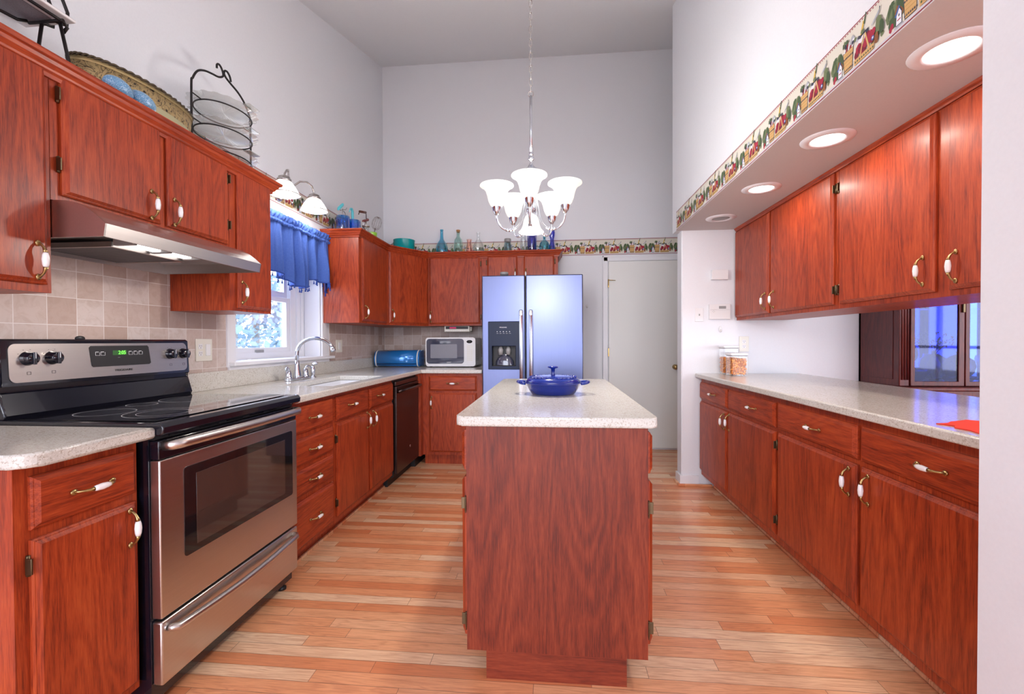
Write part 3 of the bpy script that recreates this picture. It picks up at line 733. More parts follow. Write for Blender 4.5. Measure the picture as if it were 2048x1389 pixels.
# ------------------------------------------------------------------ countertops
b = MB(); r = .04; x1, y0 = -1.238, .935
pts = [(XW+.002, 1.283), (XW+.002, y0)] + [(x1-r+r*sin(a), y0+r-r*cos(a)) for a in [radians(15*i) for i in range(7)]] + [(x1, 1.283)]
b.prism(pts, 'Z', .878, .914, M['quartz'], .008, 3)
ct = thing('countertop', 'small speckled countertop left of the range', 'countertop', (-1.6, 1.1, .9)); b.build('slab', ct)
ct = thing('countertop', 'L-shaped speckled countertop around the sink and corner', 'countertop', (-1.6, 3.5, .9))
b = MB(); b.cells([XW+.002, -1.66, -1.32, -1.238, -.662], [2.056, 2.57, 3.36, 4.115, YW-.01],
   lambda i, j: (i < 3 or j == 3) and not (i == 1 and j == 1), .878, .914, 'Z', M['quartz'], .006, 2); b.build('slab', ct)
b = MB(); b.box(XW+.0085, XW+.028, 2.056, YW-.03, .914, 1.014, M['quartz'], .003); b.build('splash', ct)
b = MB(); b.box(XW+.03, -.662, YW-.028, YW-.009, .914, .985, M['quartz'], .003); b.build('splash', ct)
b = MB(); b.box(XW+.009, XW+.028, .94, 1.28, .914, 1.014, M['quartz'], .003); b.build('splash', [o for o in COL.objects if o.name == 'countertop'][0])
ct = thing('countertop', 'long speckled countertop of the right pass-through', 'countertop', (1.5, 2.4, .9))
b = MB(); b.prism(rrect(1.138, 1.935, 1.16, 3.735, .012, 3), 'Z', .880, .914, M['quartz'], .007, 3); b.build('slab', ct)
# sink basin
sk = thing('kitchen_sink', 'white undermount basin set in the counter below the window', 'sink', (-1.49, 2.96, .75))
b = MB(); x0, x1_, y0, y1_ = -1.66, -1.32, 2.57, 3.36; zb = .73; tt = .012
b.cells([x0-tt, x0, x1_, x1_+tt], [y0-tt, y0, y1_, y1_+tt], lambda i, j: not (i == 1 and j == 1), zb, .8775, 'Z', M['sink'])
b.box(x0-tt, x1_+tt, y0-tt, y1_+tt, zb-.01, zb, M['sink']); b.box(x0, x1_, 2.955, 2.975, zb, .86, M['sink'], .004); b.build('basin', sk)
for yy in (2.76, 3.17): b = MB(); b.lathe([(0, .002), (.03, .002), (.036, .004), (.04, .001)], (-1.49, yy, zb), M['chrome']); b.build('drain', sk)

# faucet
fx, fy = -1.79, 2.985
fa = thing('kitchen_faucet', 'satin chrome gooseneck faucet with two lever handles', 'faucet', (fx, fy, .914))
b = MB(); b.prism([(fx+.028*cos(a)*(1), fy+(.105 if sin(a) > 0 else -.105)+.028*sin(a)) for a in [2*pi*i/24 for i in range(24)]], 'Z', .9142, .930, M['chrome'], .004); b.build('base_plate', fa)
b = MB(); b.lathe([(.026, .928), (.028, .938), (.026, .95), (.020, .98), (.015, 1.02), (.0125, 1.05), (0, 1.055)], (fx, fy, 0), M['chrome'], 20)
arc = [(fx, fy, 1.03), (fx, fy, 1.10)] + [(fx+.135-.135*cos(a), fy, 1.10+.105*sin(a)) for a in [radians(12*i) for i in range(1, 14)]]
b.tube(arc, [.0125]*len(arc), M['chrome'], 12); ex = arc[-1]
b.tube([ex, (ex[0]+.006, fy, ex[2]-.022), (ex[0]+.010, fy, ex[2]-.03)], [.013, .017, .016], M['chrome'], 12); b.build('spout', fa)
for s_ in (-1, 1):
    yy = fy+s_*.105; b = MB()
    b.lathe([(.024, .929), (.026, .936), (.020, .942), (.021, .950), (.019, .968), (.013, .985), (.006, .992), (0, .993)], (fx, yy, 0), M['chrome'], 16)
    b.tube([(fx, yy, .975), (fx+.002, yy+s_*.008, .998), (fx+.006, yy+s_*.025, 1.006), (fx+.010, yy+s_*.044, .998), (fx+.012, yy+s_*.05, .988)], [.010, .009, .007, .006, .006], M['chrome'], 10); b.build('lever_handle', fa)
sp = thing('side_sprayer', 'satin chrome side sprayer standing right of the faucet', 'sprayer', (fx, 3.19, .914))
b = MB(); b.lathe([(.024, .9142), (.024, .918), (.014, .922), (.012, .932), (.015, .94), (.0165, .965), (.013, .99), (.011, 1.0), (0, 1.002)], (fx, 3.19, 0), M['chrome'], 16)
b.tube([(fx, 3.19, .995), (fx+.004, 3.192, 1.012), (fx+.018, 3.20, 1.02), (fx+.03, 3.205, 1.016)], [.010, .012, .013, .011], M['chrome'], 10); b.build('body', sp)

# ------------------------------------------------------------------ island
IX0, IX1, IY0, IY1 = -.303, .315, 1.53, 2.97
isl = thing('kitchen_island', 'free-standing cherry island with speckled top in the middle of the floor', 'island', (0, 2.25, 0))
b = MB(); b.box(IX0, IX1, IY0, IY1, .1, .887, M['woodFr']); b.build('carcass', isl)
b = MB(); b.box(-.236, .245, IY0+.004, IY1-.02, 0, .1, M['woodFrX']); b.build('toe_kick', isl)
b = MB(); b.prism(rrect(-.336, .345, 1.51, 3.05, .022, 5), 'Z', .887, .921, M['quartz'], .008, 3); b.build('countertop', isl)
for FI, sg in ((Fr((IX0, 0, 0), (0, 1, 0), (-1, 0, 0)), -1), (Fr((IX1, 0, 0), (0, 1, 0), (1, 0, 0)), 1)):
    for (a, c, hu) in ((1.545, 2.238, 1.89), (2.262, 2.955, 2.61)):
        b = MB(); slab(b, FI, a, c, .728, .868, .001, .019, M['woodY']); p = b.build('drawer', isl); inst(PULL, 'handle', p, FI.mat(hu, .80, .02), (0, 2.25, 0))
        b = MB(); slab(b, FI, a, c, .145, .703, .001, .019, M['woodV']); p = b.build('door', isl)
        inst(PULL, 'handle', p, FI.mat(2.205 if a < 2 else 2.295, .63, .02, True), (0, 2.25, 0))
        if a < 2:
            for zz in (.61, .20):
                mw = FI.mat(a-.004, zz, .0005, True)
                inst(HINGE, 'hinge', p, mw if sg < 0 else mw @ Matrix.Rotation(pi, 4, 'Z'), (0, 2.25, 0))

# ================================================================== RANGE
RY0, RY1 = 1.288, 2.048
rg = thing('kitchen_range', 'black and stainless electric range with a green clock reading 2:05', 'stove', (-1.55, 1.668, 0)); rr = (-1.55, 1.668, 0)
b = MB(); b.box(-1.89, -1.266, RY0, RY1, .035, .898, M['blackE']); b.build('body', rg)
for x_ in (-1.86, -1.29):
    for y_ in (RY0+.04, RY1-.04): b = MB(); b.lathe([(0, 0), (.018, 0), (.018, .012), (.008, .016), (.008, .04), (0, .04)], (x_, y_, 0), M['black'], 12); b.build('leg', rg)
b = MB(); b.prism([(-1.80, .899), (-1.226, .885), (-1.214, .893), (-1.212, .912), (-1.222, .925), (-1.80, .927)], 'Y', RY0-.002, RY1+.002, M['blackE'], .004)
cooktop = b.build('cooktop', rg)
b = MB(); b.box(-1.765, -1.262, RY0+.022, RY1-.022, .927, .9285, M['blackG'], .0006, 1); b.build('glass_surface', cooktop)
for cx, cy, rs in ((-1.385, 1.475, (.115, .078)), (-1.60, 1.462, (.085,)), (-1.375, 1.850, (.085,)), (-1.60, 1.845, (.115,)), (-1.655, 1.66, (.05,))):
    b = MB()
    for r_ in rs:
        n = 48; v = []
        for i in range(n): a = 2*pi*i/n; v += [(cx+r_*cos(a), cy+r_*sin(a), .9289), (cx+(r_+.0016)*cos(a), cy+(r_+.0016)*sin(a), .9289)]
        b.faces(v, [(2*i, 2*i+1, (2*i+3) % (2*n), (2*i+2) % (2*n)) for i in range(n)], M['white'])
    b.build('burner_ring', cooktop)
FR_ = Fr((-1.266, 0, 0), (0, 1, 0), (1, 0, 0))
b = MB(); fbox(b, FR_, RY0+.006, RY1-.006, .870, .884, 0, .014, M['black'])
for k in range(5): fbox(b, FR_, RY0+.06+k*.13, RY0+.15+k*.13, .874, .879, .014, .016, M['blackE'])
b.build('vent_strip', rg)
# oven door
b = MB(); fbox(b, FR_, RY0+.004, RY1-.004, .808, .868, 0, .032, M['blackE'], .003); fbox(b, FR_, RY0+.004, RY1-.004, .303, .806, 0, .034, M['steel'], .004); od = b.build('oven_door', rg)
b = MB(); b.prism([(p[0], p[1]) for p in rrect(1.383, 2.006, .458, .760, .012, 4)], 'X', -1.2322, -1.2305, M['blackG']); b.build('window_surround', od)
b = MB(); b.box(-1.2305, -1.2295, 1.434, 1.946, .482, .728, M['ovenG'], .0004, 1); b.build('window_glass', od)
hp = [(-1.236, RY0+.022, .852), (-1.205, RY0+.026, .853), (-1.193, RY0+.05, .854)] + [(-1.190+.012*sin(pi*i/10), RY0+.06+i*.064, .855) for i in range(11)] + [(-1.193, RY1-.05, .854), (-1.205, RY1-.026, .853), (-1.236, RY1-.022, .852)]
b = MB(); b.tube(hp, .012, M['steel'], 12)
for v in b.bm.verts: v.co.z = .854+(v.co.z-.854)*1.35
b.build('handle', od)
# drawer
b = MB(); fbox(b, FR_, RY0+.004, RY1-.004, .090, .293, 0, .034, M['steel'], .006); dw = b.build('storage_drawer', rg)
hp = [(-1.232, RY0+.03, .262), (-1.222, RY0+.034, .262)] + [(-1.212+.010*sin(pi*i/12), RY0+.045+i*.0558, .258-.010*sin(pi*i/12)) for i in range(13)] + [(-1.222, RY1-.034, .262), (-1.232, RY1-.03, .262)]
b = MB(); b.tube(hp, [.010, .012]+[.0125]*13+[.012, .010], M['steel'], 12); b.build('handle', dw)
# backguard: black housing, stainless fascia, recessed apron
b = MB(); b.prism([(-1.90, .925), (-1.775, .925), (-1.768, .94), (-1.79, 1.01), (-1.80, 1.014), (-1.80, 1.032), (-1.783, 1.034), (-1.79, 1.185), (-1.80, 1.192), (-1.90, 1.192)], 'Y', RY0, RY1, M['blackE'], .006); bg_ = b.build('backguard', rg)
b = MB()
Pp = rrect(RY0+.024, RY1+.002-.02, 1.045, 1.176, .022, 5)
tx = lambda z: -1.783-(z-1.034)*.0464
v = [(tx(z)+.0005, y, z) for y, z in Pp]+[(tx(z)+.003, y, z) for y, z in Pp]; n = len(Pp)
b.faces(v, [tuple(range(n)), tuple(range(n, 2*n))]+[(i, (i+1) % n, n+(i+1) % n, n+i) for i in range(n)], M['steel']); b.build('control_panel', bg_)
b = MB(); Pp = [(1.583, 1.084), (1.824, 1.084), (1.832, 1.090), (1.824, 1.160), (1.818, 1.166), (1.576, 1.166), (1.570, 1.160), (1.577, 1.090)]
v = [(tx(z)+.003, y, z) for y, z in Pp]+[(tx(z)+.005, y, z) for y, z in Pp]; n = len(Pp)
b.faces(v, [tuple(range(n)), tuple(range(n, 2*n))]+[(i, (i+1) % n, n+(i+1) % n, n+i) for i in range(n)], M['black'])
FP = Fr((-1.7835, 0, 0), (0, 1, 0), (1, 0, 0))
def key(u, z, w=.017, h=.013):
    for (a, c, d, e) in ((u, u+w, z, z+.0008), (u, u+.0008, z, z+h), (u+w-.0008, u+w, z, z+h)): fbox(b, FP, a, c, d, e, .0008, .0016, M['white'])
    fbox(b, FP, u, u+w*.7, z+h, z+h+.0022, .0008, .0016, M['white'])
for r_, us in ((1.128, (1.592, 1.613, 1.730, 1.753, 1.776)), (1.098, (1.598, 1.620, 1.735, 1.757, 1.779))):
    for u in us: key(u, r_)
for k in range(3): fbox(b, FP, 1.682, 1.692+.006*k, 1.117-.008*k, 1.1185-.008*k, .0008, .0016, M['white'])
fbox(b, FP, 1.661, 1.722, 1.128, 1.147, .0004, .0012, M['greend']); b.build('display', bg_)
FPt = Fr((-1.782, 0, 0), (0, 1, 0), (1, 0, 0))
lettering('clock_digits', '2:05', .021, M['green'], FPt, 1.700, 1.1375, .0005, bg_, rr, .9)
lettering('brand_lettering', 'FRIGIDAIRE', .012, M['black'], Fr((-1.7815, 0, 0), (0, 1, 0), (1, 0, 0)), 1.708, 1.0655, .0008, bg_, rr, 1.25)
for i, ky in enumerate((1.366, 1.442, 1.935, 2.008)):
    kr = .0245
    b = MB(); b.lathe([(kr, 0), (kr, .004), (kr*.86, .010), (kr*.82, .024), (kr*.7, .027), (0, .027)], (-1.785, ky, 1.126), M['blackE'], 24, 'X')
    b.box(-1.760, -1.752, ky-.005, ky+.005, 1.126-.021, 1.126+.021, M['blackE'], .002); b.box(-1.7525, -1.7515, ky-.001, ky+.001, 1.126, 1.146, M['white']); b.build('knob', bg_)
b = MB()
for ky in (1.366, 1.442, 1.935, 2.008):
    u = ky-.004
    for (a, c, d, e) in ((u, u+.012, 1.070, 1.071), (u, u+.012, 1.079, 1.080), (u, u+.001, 1.070, 1.080), (u+.011, u+.012, 1.070, 1.080)): fbox(b, Fr((tx(1.075), 0, 0), (0, 1, 0), (1, 0, 0)), a, c, d, e, .003, .0036, M['black'])
    for k in range(9):
        a = radians(-60+k*37.5); fbox(b, Fr((tx(1.126), 0, 0), (0, 1, 0), (1, 0, 0)), ky+.031*sin(a)-.0015, ky+.031*sin(a)+.0015, 1.126+.031*cos(a)-.0006, 1.126+.031*cos(a)+.0006, .003, .0036, M['black'])
b.build('panel_marking', bg_)
b = MB(); b.ell((-1.84, 1.585, 1.196), (.01, .018, .010), M['black']); b.build('vent_cap', bg_)

# ================================================================== HOOD
hd = thing('range_hood', 'stainless under-cabinet range hood above the range', 'range hood', (-1.66, 1.67, 1.515))
HY0, HY1 = 1.2925, 2.046
prof = [(-1.915, 1.634), (-1.57, 1.634), (-1.535, 1.632), (-1.500, 1.622), (-1.465, 1.605), (-1.432, 1.580), (-1.405, 1.556), (-1.412, 1.515)]
b = MB(); inner = [(x+.003*(x < -1.45), z-.006) if z > 1.53 else (x-.006, z) for x, z in prof]; inner[-2] = (-1.413, 1.552)
n = len(prof); v = [(x, HY0, z) for x, z in prof]+[(x, HY1, z) for x, z in prof]+[(x, HY0, z) for x, z in inner]+[(x, HY1, z) for x, z in inner]; fs = []
for i in range(n-1): fs += [(i, i+1, n+i+1, n+i), (2*n+i, 3*n+i, 3*n+i+1, 2*n+i+1)]
fs += [(0, n, 3*n, 2*n), (n-1, 2*n+n-1, 4*n-1, 2*n-1)]
for k in range(2): fs += [tuple(k*n+i for i in (j, j+1))+(2*n+k*n+j+1, 2*n+k*n+j) for j in range(n-1)]
b.faces(v, fs, M['steel'])
b.build('canopy', hd, recalc=True)
for y0_ in (HY0, HY1-.004):
    b = MB(); b.prism(prof+[(-1.915, 1.515)], 'Y', y0_-.0005, y0_+.0045, M['steel']); b.build('side_panel', hd)
b = MB(); b.box(-1.915, -1.905, HY0, HY1, 1.515, 1.634, M['steel']); b.box(-1.905, -1.42, HY0+.004, HY1-.004, 1.560, 1.564, M['greyP']); b.build('liner', hd)
g = NG('aluminium_mesh'); P = g.pos(); s3 = g.n('ShaderNodeSeparateXYZ'); g.l(P, s3.inputs[0])
wv = g.math('SINE', g.math('MULTIPLY', g.math('ADD', s3.outputs['Y'], g.math('MULTIPLY', g.math('SINE', g.math('MULTIPLY', s3.outputs['X'], 40)), .006)), 520)); g.base(g.ramp(wv, [(.45, (.012, .012, .018)), (.95, (.30, .30, .32))])).set(rough=.5)
b = MB(); b.box(-1.90, -1.60, 1.49, 1.79, 1.529, 1.540, g.m); f_ = b.build('grease_filter', hd)
b = MB(); b.cells([-1.904, -1.90, -1.60, -1.588], [1.48, 1.49, 1.79, 1.80], lambda i, j: not (i == 1 and j == 1), 1.526, 1.545, 'Z', M['steel']); b.build('filter_frame', f_)
b = MB(); b.box(-1.575, -1.535, 1.50, 1.78, 1.535, 1.545, M['hoodlens'], .003); b.build('light_lens', hd)
for y_ in (1.48, 1.63, 1.782): b = MB(); b.box(-1.582, -1.50, y_, y_+.016, 1.530, 1.559, M['greyP'], .003); b.build('lens_bracket', hd)
b = MB(); b.box(-1.86, -1.76, 1.90, 1.98, 1.5585, 1.5595, M['white']); b.build('rating_label', hd)
def area_l(name, loc, rot, size, power, color, parent=None, shape='DISK', sy=None):
    l = bpy.data.lights.new(name, 'AREA'); l.shape = shape; l.size = size; l.energy = power; l.color = color
    if sy: l.size_y = sy
    o = bpy.data.objects.new(name, l); COL.objects.link(o)
    o.rotation_euler = rot
    if parent: o.parent = parent; o.location = Vector(loc)-parent.matrix_basis.translation
    else: o.location = loc
    return o
area_l('hood_lamp', (-1.555, 1.64, 1.519), (0, 0, 0), .04, HOODW, (1, .90, .86), hd, 'RECTANGLE', .22)

# ================================================================== DISHWASHER
dwh = thing('dishwasher', 'dark stainless dishwasher between the sink cabinet and the corner', 'dishwasher', (-1.55, 3.8, 0)); FDW = Fr((-1.285, 0, 0), (0, 1, 0), (1, 0, 0))
b = MB(); b.box(-1.88, -1.29, 3.494, 4.095, .08, .872, M['black']); b.box(-1.88, -1.34, 3.50, 4.09, .0, .08, M['black']); b.build('tub', dwh)
b = MB(); fbox(b, FDW, 3.500, 4.09, .105, .815, 0, .025, M['steelD'], .004); fbox(b, FDW, 3.500, 4.09, .818, .855, 0, .020, M['steelD'], .004); dd = b.build('door', dwh)
b = MB(); pts = [(-1.262, 3.52, .775), (-1.235, 3.525, .776)]+[(-1.228+.018*sin(pi*i/8), 3.54+i*.0638, .778) for i in range(9)]+[(-1.235, 4.066, .776), (-1.262, 4.071, .775)]
b.tube(pts, .014, M['steelD'], 12); b.build('handle', dd)
b = MB(); b.lathe([(.0, 0), (.012, 0), (.012, .002), (.0, .002)], (-1.2605, 3.84, .26), M['chrome'], 20, 'X'); b.build('badge', dd)

# ================================================================== FRIDGE
fr = thing('refrigerator', 'stainless side-by-side refrigerator with water dispenser', 'refrigerator', (-.19, 4.4, 0)); fo = (-.19, 4.4, 0)
FX0, FX1, FM = -.640, .262, -.248
b = MB(); b.box(FX0+.006, FX1-.006, 4.085, 4.88, .02, 1.745, M['greyP']); b.box(FX0+.02, FX1-.02, 4.05, 4.085, .02, .09, M['black']); b.build('cabinet', fr)
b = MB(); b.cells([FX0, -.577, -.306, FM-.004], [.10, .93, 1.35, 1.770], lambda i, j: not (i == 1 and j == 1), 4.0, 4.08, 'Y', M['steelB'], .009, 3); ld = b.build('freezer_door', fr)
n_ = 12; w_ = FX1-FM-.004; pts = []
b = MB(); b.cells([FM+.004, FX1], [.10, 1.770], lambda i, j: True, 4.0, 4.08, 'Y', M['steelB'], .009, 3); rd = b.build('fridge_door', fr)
def fhandle(x, par):
    b = MB(); b.prism([(x-.016, 3.955), (x+.016, 3.955), (x+.013, 3.940), (x, 3.934), (x-.013, 3.940)], 'Z', .55, 1.41, M['chrome'], .003)
    for z0_, z1_ in ((1.40, 1.455), (.50, .555)): b.box(x-.016, x+.016, 3.936, 4.0, z0_, z1_, M['nickel'], .008)
    b.build('handle', par)
fhandle(-.284, ld); fhandle(-.198, rd)
b = MB(); b.cells([-.584, -.548, -.336, -.299], [.925, .955, 1.135, 1.356], lambda i, j: not (i == 1 and j == 1), 3.986, 4.02, 'Y', M['navy'], .004, 2)
b.box(-.56, -.32, 4.06, 4.07, .94, 1.15, M['black']); b.box(-.556, -.548, 4.0, 4.06, .94, 1.15, M['black']); b.box(-.336, -.328, 4.0, 4.06, .94, 1.15, M['black'])
b.box(-.548, -.336, 3.99, 4.06, .945, .958, M['black'])
disp = b.build('dispenser', ld)
b = MB(); FF = Fr((0, 3.986, 0), (1, 0, 0), (0, -1, 0)); fbox(b, FF, -.552, -.332, 1.16, 1.33, 0, .002, M['navy'])
for k in range(5): fbox(b, FF, -.505+.028*k, -.497+.028*k, 1.262, 1.267, .002, .003, M['white']); fbox(b, FF, -.507+.028*k, -.490+.028*k, 1.248, 1.2495, .002, .003, M['white'])
b.build('control_panel', ld)
lettering('brand_lettering', 'FRIGIDAIRE', .013, M['white'], FF, -.447, 1.302, .0025, ld, fo, 1.0)
for x_ in (-.475, -.405):
    b = MB(); b.tube([(x_, 4.035, 1.13), (x_, 4.03, 1.10), (x_, 4.028, 1.055)], [.014, .024, .020], M['greyP'], 14); b.build('paddle', disp if False else ld)
b = MB(); b.lathe([(.085, .962), (.08, 1.0), (.062, 1.03), (.035, 1.045), (.03, 1.06)], (-.44, 4.045, 0), M['dkglass'], 24, 'Z', (1, .35)); b.build('drip_guard', ld)
jl = thing('small_jar', 'small silver lidded jar on top of the fridge', 'jar', (-.45, 4.12, 1.7455))
b = MB(); b.lathe([(0, 1.7457), (.034, 1.7457), (.036, 1.76), (.036, 1.79), (0, 1.79)], (-.45, 4.12, 0), M['g_clear'], 20); b.build('body', jl)
b = MB(); b.lathe([(0, 1.791), (.039, 1.791), (.039, 1.812), (.035, 1.816), (0, 1.816)], (-.45, 4.12, 0), M['greyP'], 20); b.build('lid', jl)

# ================================================================== COUNTER APPLIANCES
mw = thing('microwave', 'white microwave oven on the back counter', 'microwave', (-1.045, 4.68, .914)); FM_ = Fr((0, 4.50, 0), (1, 0, 0), (0, -1, 0))
b = MB(); b.box(-1.298, -.792, 4.503, 4.87, .926, 1.216, M['white'], .008)
b.build('housing', mw)
b = MB(); b.prism(rrect(-1.303, -.787, .924, 1.219, .022, 5), 'Y', 4.484, 4.503, M['white'], .006, 2); fc = b.build('front_bezel', mw)
b = MB(); b.prism(rrect(-1.293, -.905, .952, 1.206, .03, 5), 'Y', 4.4805, 4.484, M['dkglass'], .001, 1); dr_ = b.build('door_window', mw)
g = NG('perforated_screen'); n = g.noise(g.pos(), 500, 1); g.base(g.mix(n, (.12, .12, .15), (.30, .30, .34))).set(rough=.25)
b = MB(); b.prism(rrect(-1.252, -.975, 1.008, 1.150, .008, 3), 'Y', 4.4798, 4.4805, g.m); b.build('screen', dr_)
b = MB(); b.lathe([(0, 0), (.030, 0), (.030, .002), (0, .002)], (-.848, 4.4822, 1.176), M['black'], 24, 'Y', (1, .55)); b.build('clock_display', fc)
b = MB()
for j in range(9):
    for i in range(3): fbox(b, Fr((0, 4.484, 0), (1, 0, 0), (0, -1, 0)), -.872+.020*i, -.857+.020*i, 1.126-.018*j, 1.136-.018*j, 0, .0012, M['ivory'], 0)
b.build('keypad', fc)
lettering('brand_lettering', 'SHARP', .013, M['white'], Fr((0, 4.4800, 0), (1, 0, 0), (0, -1, 0)), -1.06, .966, .0006, dr_, (-1.045, 4.68, .914), 1.2)
b = MB()
for k in range(16): b.box(-.7925, -.7912, 4.56, 4.72, .98+.011*k, .984+.011*k, M['greyP'])
b.build('side_vent', mw)
for x_ in (-1.26, -.83):
    for y_ in (4.53, 4.83): b = MB(); b.lathe([(0, .9142), (.014, .9142), (.014, .926), (0, .926)], (x_, y_, 0), M['black'], 12); b.build('foot', mw)

bx = thing('bread_box', 'bright blue roll-top bread box on the back counter', 'bread box', (-1.62, 4.6, .914))
D_ = [(4.70, .920), (4.54, .920), (4.515, .932), (4.502, .965)]+[(4.58-.08*cos(radians(a)), 1.005+.085*sin(radians(a))) for a in range(0, 91, 15)]+[(4.70, 1.09)]
b = MB(); b.prism(D_, 'X', -1.835, -1.405, M['blueBox'], 0, 2, True); b.build('body', bx)
def ringx(x0, x1, s_):
    c = (4.60, 1.005); P_ = [(c[0]+(y-c[0])*s_, c[1]+(z-c[1])*s_) for y, z in D_]; P_ = [(y, max(z, .9145)) for y, z in P_]; return P_
for x0_, x1_ in ((-1.845, -1.835), (-1.405, -1.395)): b = MB(); b.prism(ringx(0, 0, 1.03), 'X', x0_, x1_, M['ivory'], .002); b.build('end_rim', bx)
for x0_, x1_ in ((-1.858, -1.845), (-1.395, -1.382)): b = MB(); b.prism(D_, 'X', x0_, x1_, M['blueBox'], .005); b.build('end_cap', bx)
b = MB(); b.box(-1.83, -1.41, 4.495, 4.505, .945, .951, M['navy'], .002); b.build('lid_handle', bx)

rd_ = thing('under_cabinet_radio', 'white under-cabinet clock radio above the microwave', 'radio', (-1.01, 4.74, 1.342))
b = MB(); b.box(-1.148, -.878, 4.65, 4.84, 1.281, 1.3425, M['ivory'], .005); b.build('housing', rd_)
b = MB(); b.box(-1.132, -.892, 4.647, 4.6505, 1.309, 1.336, M['black'], .001, 1); dsp = b.build('display', rd_)
b = MB(); b.box(-1.09, -1.02, 4.6458, 4.647, 1.315, 1.330, M['redled']); b.build('clock_window', dsp)
b = MB()
for k in range(9): b.box(-1.128+.024*k, -1.112+.024*k, 4.6475, 4.650, 1.288, 1.296, M['white'], .001, 1)
b.build('button_row', rd_)
for z_ in (1.30, 1.322): b = MB(); b.lathe([(.011, 0), (.010, .016), (0, .016)], (-.878, 4.70, z_), M['ivory'], 14, 'X'); b.build('tuning_knob', rd_)

# ------------------------------------------------------------------ casserole
cs = thing('casserole_dish', 'round blue enamel casserole with lid on the island', 'casserole', (-.002, 2.19, .921)); cz = .9213; cy_ = 2.19
b = MB(); b.lathe([(0, 0), (.098, 0), (.106, .004), (.122, .028), (.132, .052), (.138, .054), (.138, .058), (.130, .058), (.118, .03), (.10, .008), (0, .006)], (-.002, cy_, cz), M['bluePot'], 48); b.build('pan', cs)
for sg in (-1, 1):
    b = MB(); pts = [(-.002+sg*(.132+.040*sin(radians(a))), cy_+.045*cos(radians(a)), cz+.052+.006*sin(radians(a))) for a in range(0, 181, 18)]; b.tube(pts, [.006]+[.0075]*(len(pts)-2)+[.006], M['bluePot'], 10); b.build('loop_handle', cs)
b = MB(); b.lathe([(.131, .0585), (.132, .064), (.118, .078), (.085, .086), (.04, .090), (0, .091)], (-.002, cy_, cz), M['bluePot'], 48)
b.tube([(-.002+.112*cos(a), cy_+.112*sin(a), cz+.081+.003*sin(a*30)) for a in [2*pi*i/180 for i in range(180)]], .0028, M['bluePot'], 6, closed=True); ld_ = b.build('lid', cs)
b = MB(); b.lathe([(.012, .089), (.009, .10), (.010, .122), (.026, .127), (.027, .131), (.018, .135), (0, .136)], (-.002, cy_, cz), M['bluePot'], 24); b.build('lid_knob', ld_)

# placemat
b = MB(); pts = [(1.182, 1.501), (1.225, 1.512), (1.255, 1.540), (1.290, 1.552), (1.332, 1.577), (1.352, 1.556), (1.395, 1.572), (1.44, 1.52), (1.47, 1.45), (1.45, 1.38), (1.40, 1.33), (1.34, 1.305), (1.27, 1.30), (1.215, 1.315), (1.175, 1.35), (1.190, 1.395), (1.180, 1.435), (1.205, 1.462)]
b.prism(pts, 'Z', .9142, .9175, M['red'], .001); tag(b.build('placemat', org=(1.3, 1.45, .914)), 'red leaf-shaped placemat on the near end of the right counter', 'placemat')

# canisters
def canister(x0, x1, y0, y1, z1, zf, label):
    t = thing('storage_canister', label, 'canister', ((x0+x1)/2, (y0+y1)/2, .914), 'snack canisters on the right counter')
    b = MB(); xm, ym = (x0+x1)/2, (y0+y1)/2
    b.prism(rrect(x0+.004, x1-.004, y0+.004, y1-.004, .014, 4), 'Z', .9145, .9175, M['g_can'])
    P_ = rrect(x0+.004, x1-.004, y0+.004, y1-.004, .014, 4); n = len(P_)
    b.faces([(x, y, .9175) for x, y in P_]+[(x, y, z1-.024) for x, y in P_], [(i, (i+1) % n, n+(i+1) % n, n+i) for i in range(n)], M['g_can'], True); b.build('jar', t)
    b = MB(); b.prism(rrect(x0+.006, x1-.006, y0+.006, y1-.006, .014, 4), 'Z', z1-.0235, z1-.018, M['greyP']); b.prism(rrect(x0, x1, y0, y1, .016, 4), 'Z', z1-.018, z1, M['white'], .006); b.build('lid', t)
    c = MB(); rnd = random.Random(int(x0*1e4)); mm = [plain('cracker_a', (.80, .24, .03), .7), plain('cracker_b', (.90, .38, .07), .7), plain('cracker_c', (.55, .17, .035), .7)]
    c.box(x0+.020, x1-.020, y0+.020, y1-.020, .924, zf-.012, mm[2])
    for k in range(420):
        fc_ = rnd.choice('xXyYyYt'); u = rnd.uniform(.014, 1-.014)
        px = {'x': x0+.015, 'X': x1-.015}.get(fc_, rnd.uniform(x0+.015, x1-.015)); py = {'y': y0+.015, 'Y': y1-.015}.get(fc_, rnd.uniform(y0+.015, y1-.015))
        pz = zf-.006 if fc_ == 't' else rnd.uniform(.923, zf-.005)
        a, e_ = rnd.uniform(0, pi), rnd.uniform(.6, 1)
        r_ = {'x': (.003, .0075, .0045), 'X': (.003, .0075, .0045), 'y': (.0075, .003, .0045), 'Y': (.0075, .003, .0045), 't': (.0075, .005, .003)}[fc_]
        c.ell((px, py, pz), r_, rnd.choice(mm), 6, 4, Matrix.Rotation(a, 3, {'x': 'X', 'X': 'X', 'y': 'Y', 'Y': 'Y', 't': 'Z'}[fc_]))
    o = c.build('crackers', org=(xm, ym, .918)); return t, o
_, o = canister(1.305, 1.437, 3.44, 3.56, 1.083, 1.045, 'shorter clear canister of orange crackers, in front on the counter'); tag(o, 'orange crackers filling the shorter front canister', 'crackers', kind='stuff')
_, o = canister(1.305, 1.428, 3.585, 3.705, 1.137, 1.050, 'taller clear canister half full of crackers, behind the shorter one'); tag(o, 'orange crackers half filling the taller rear canister', 'crackers', kind='stuff')

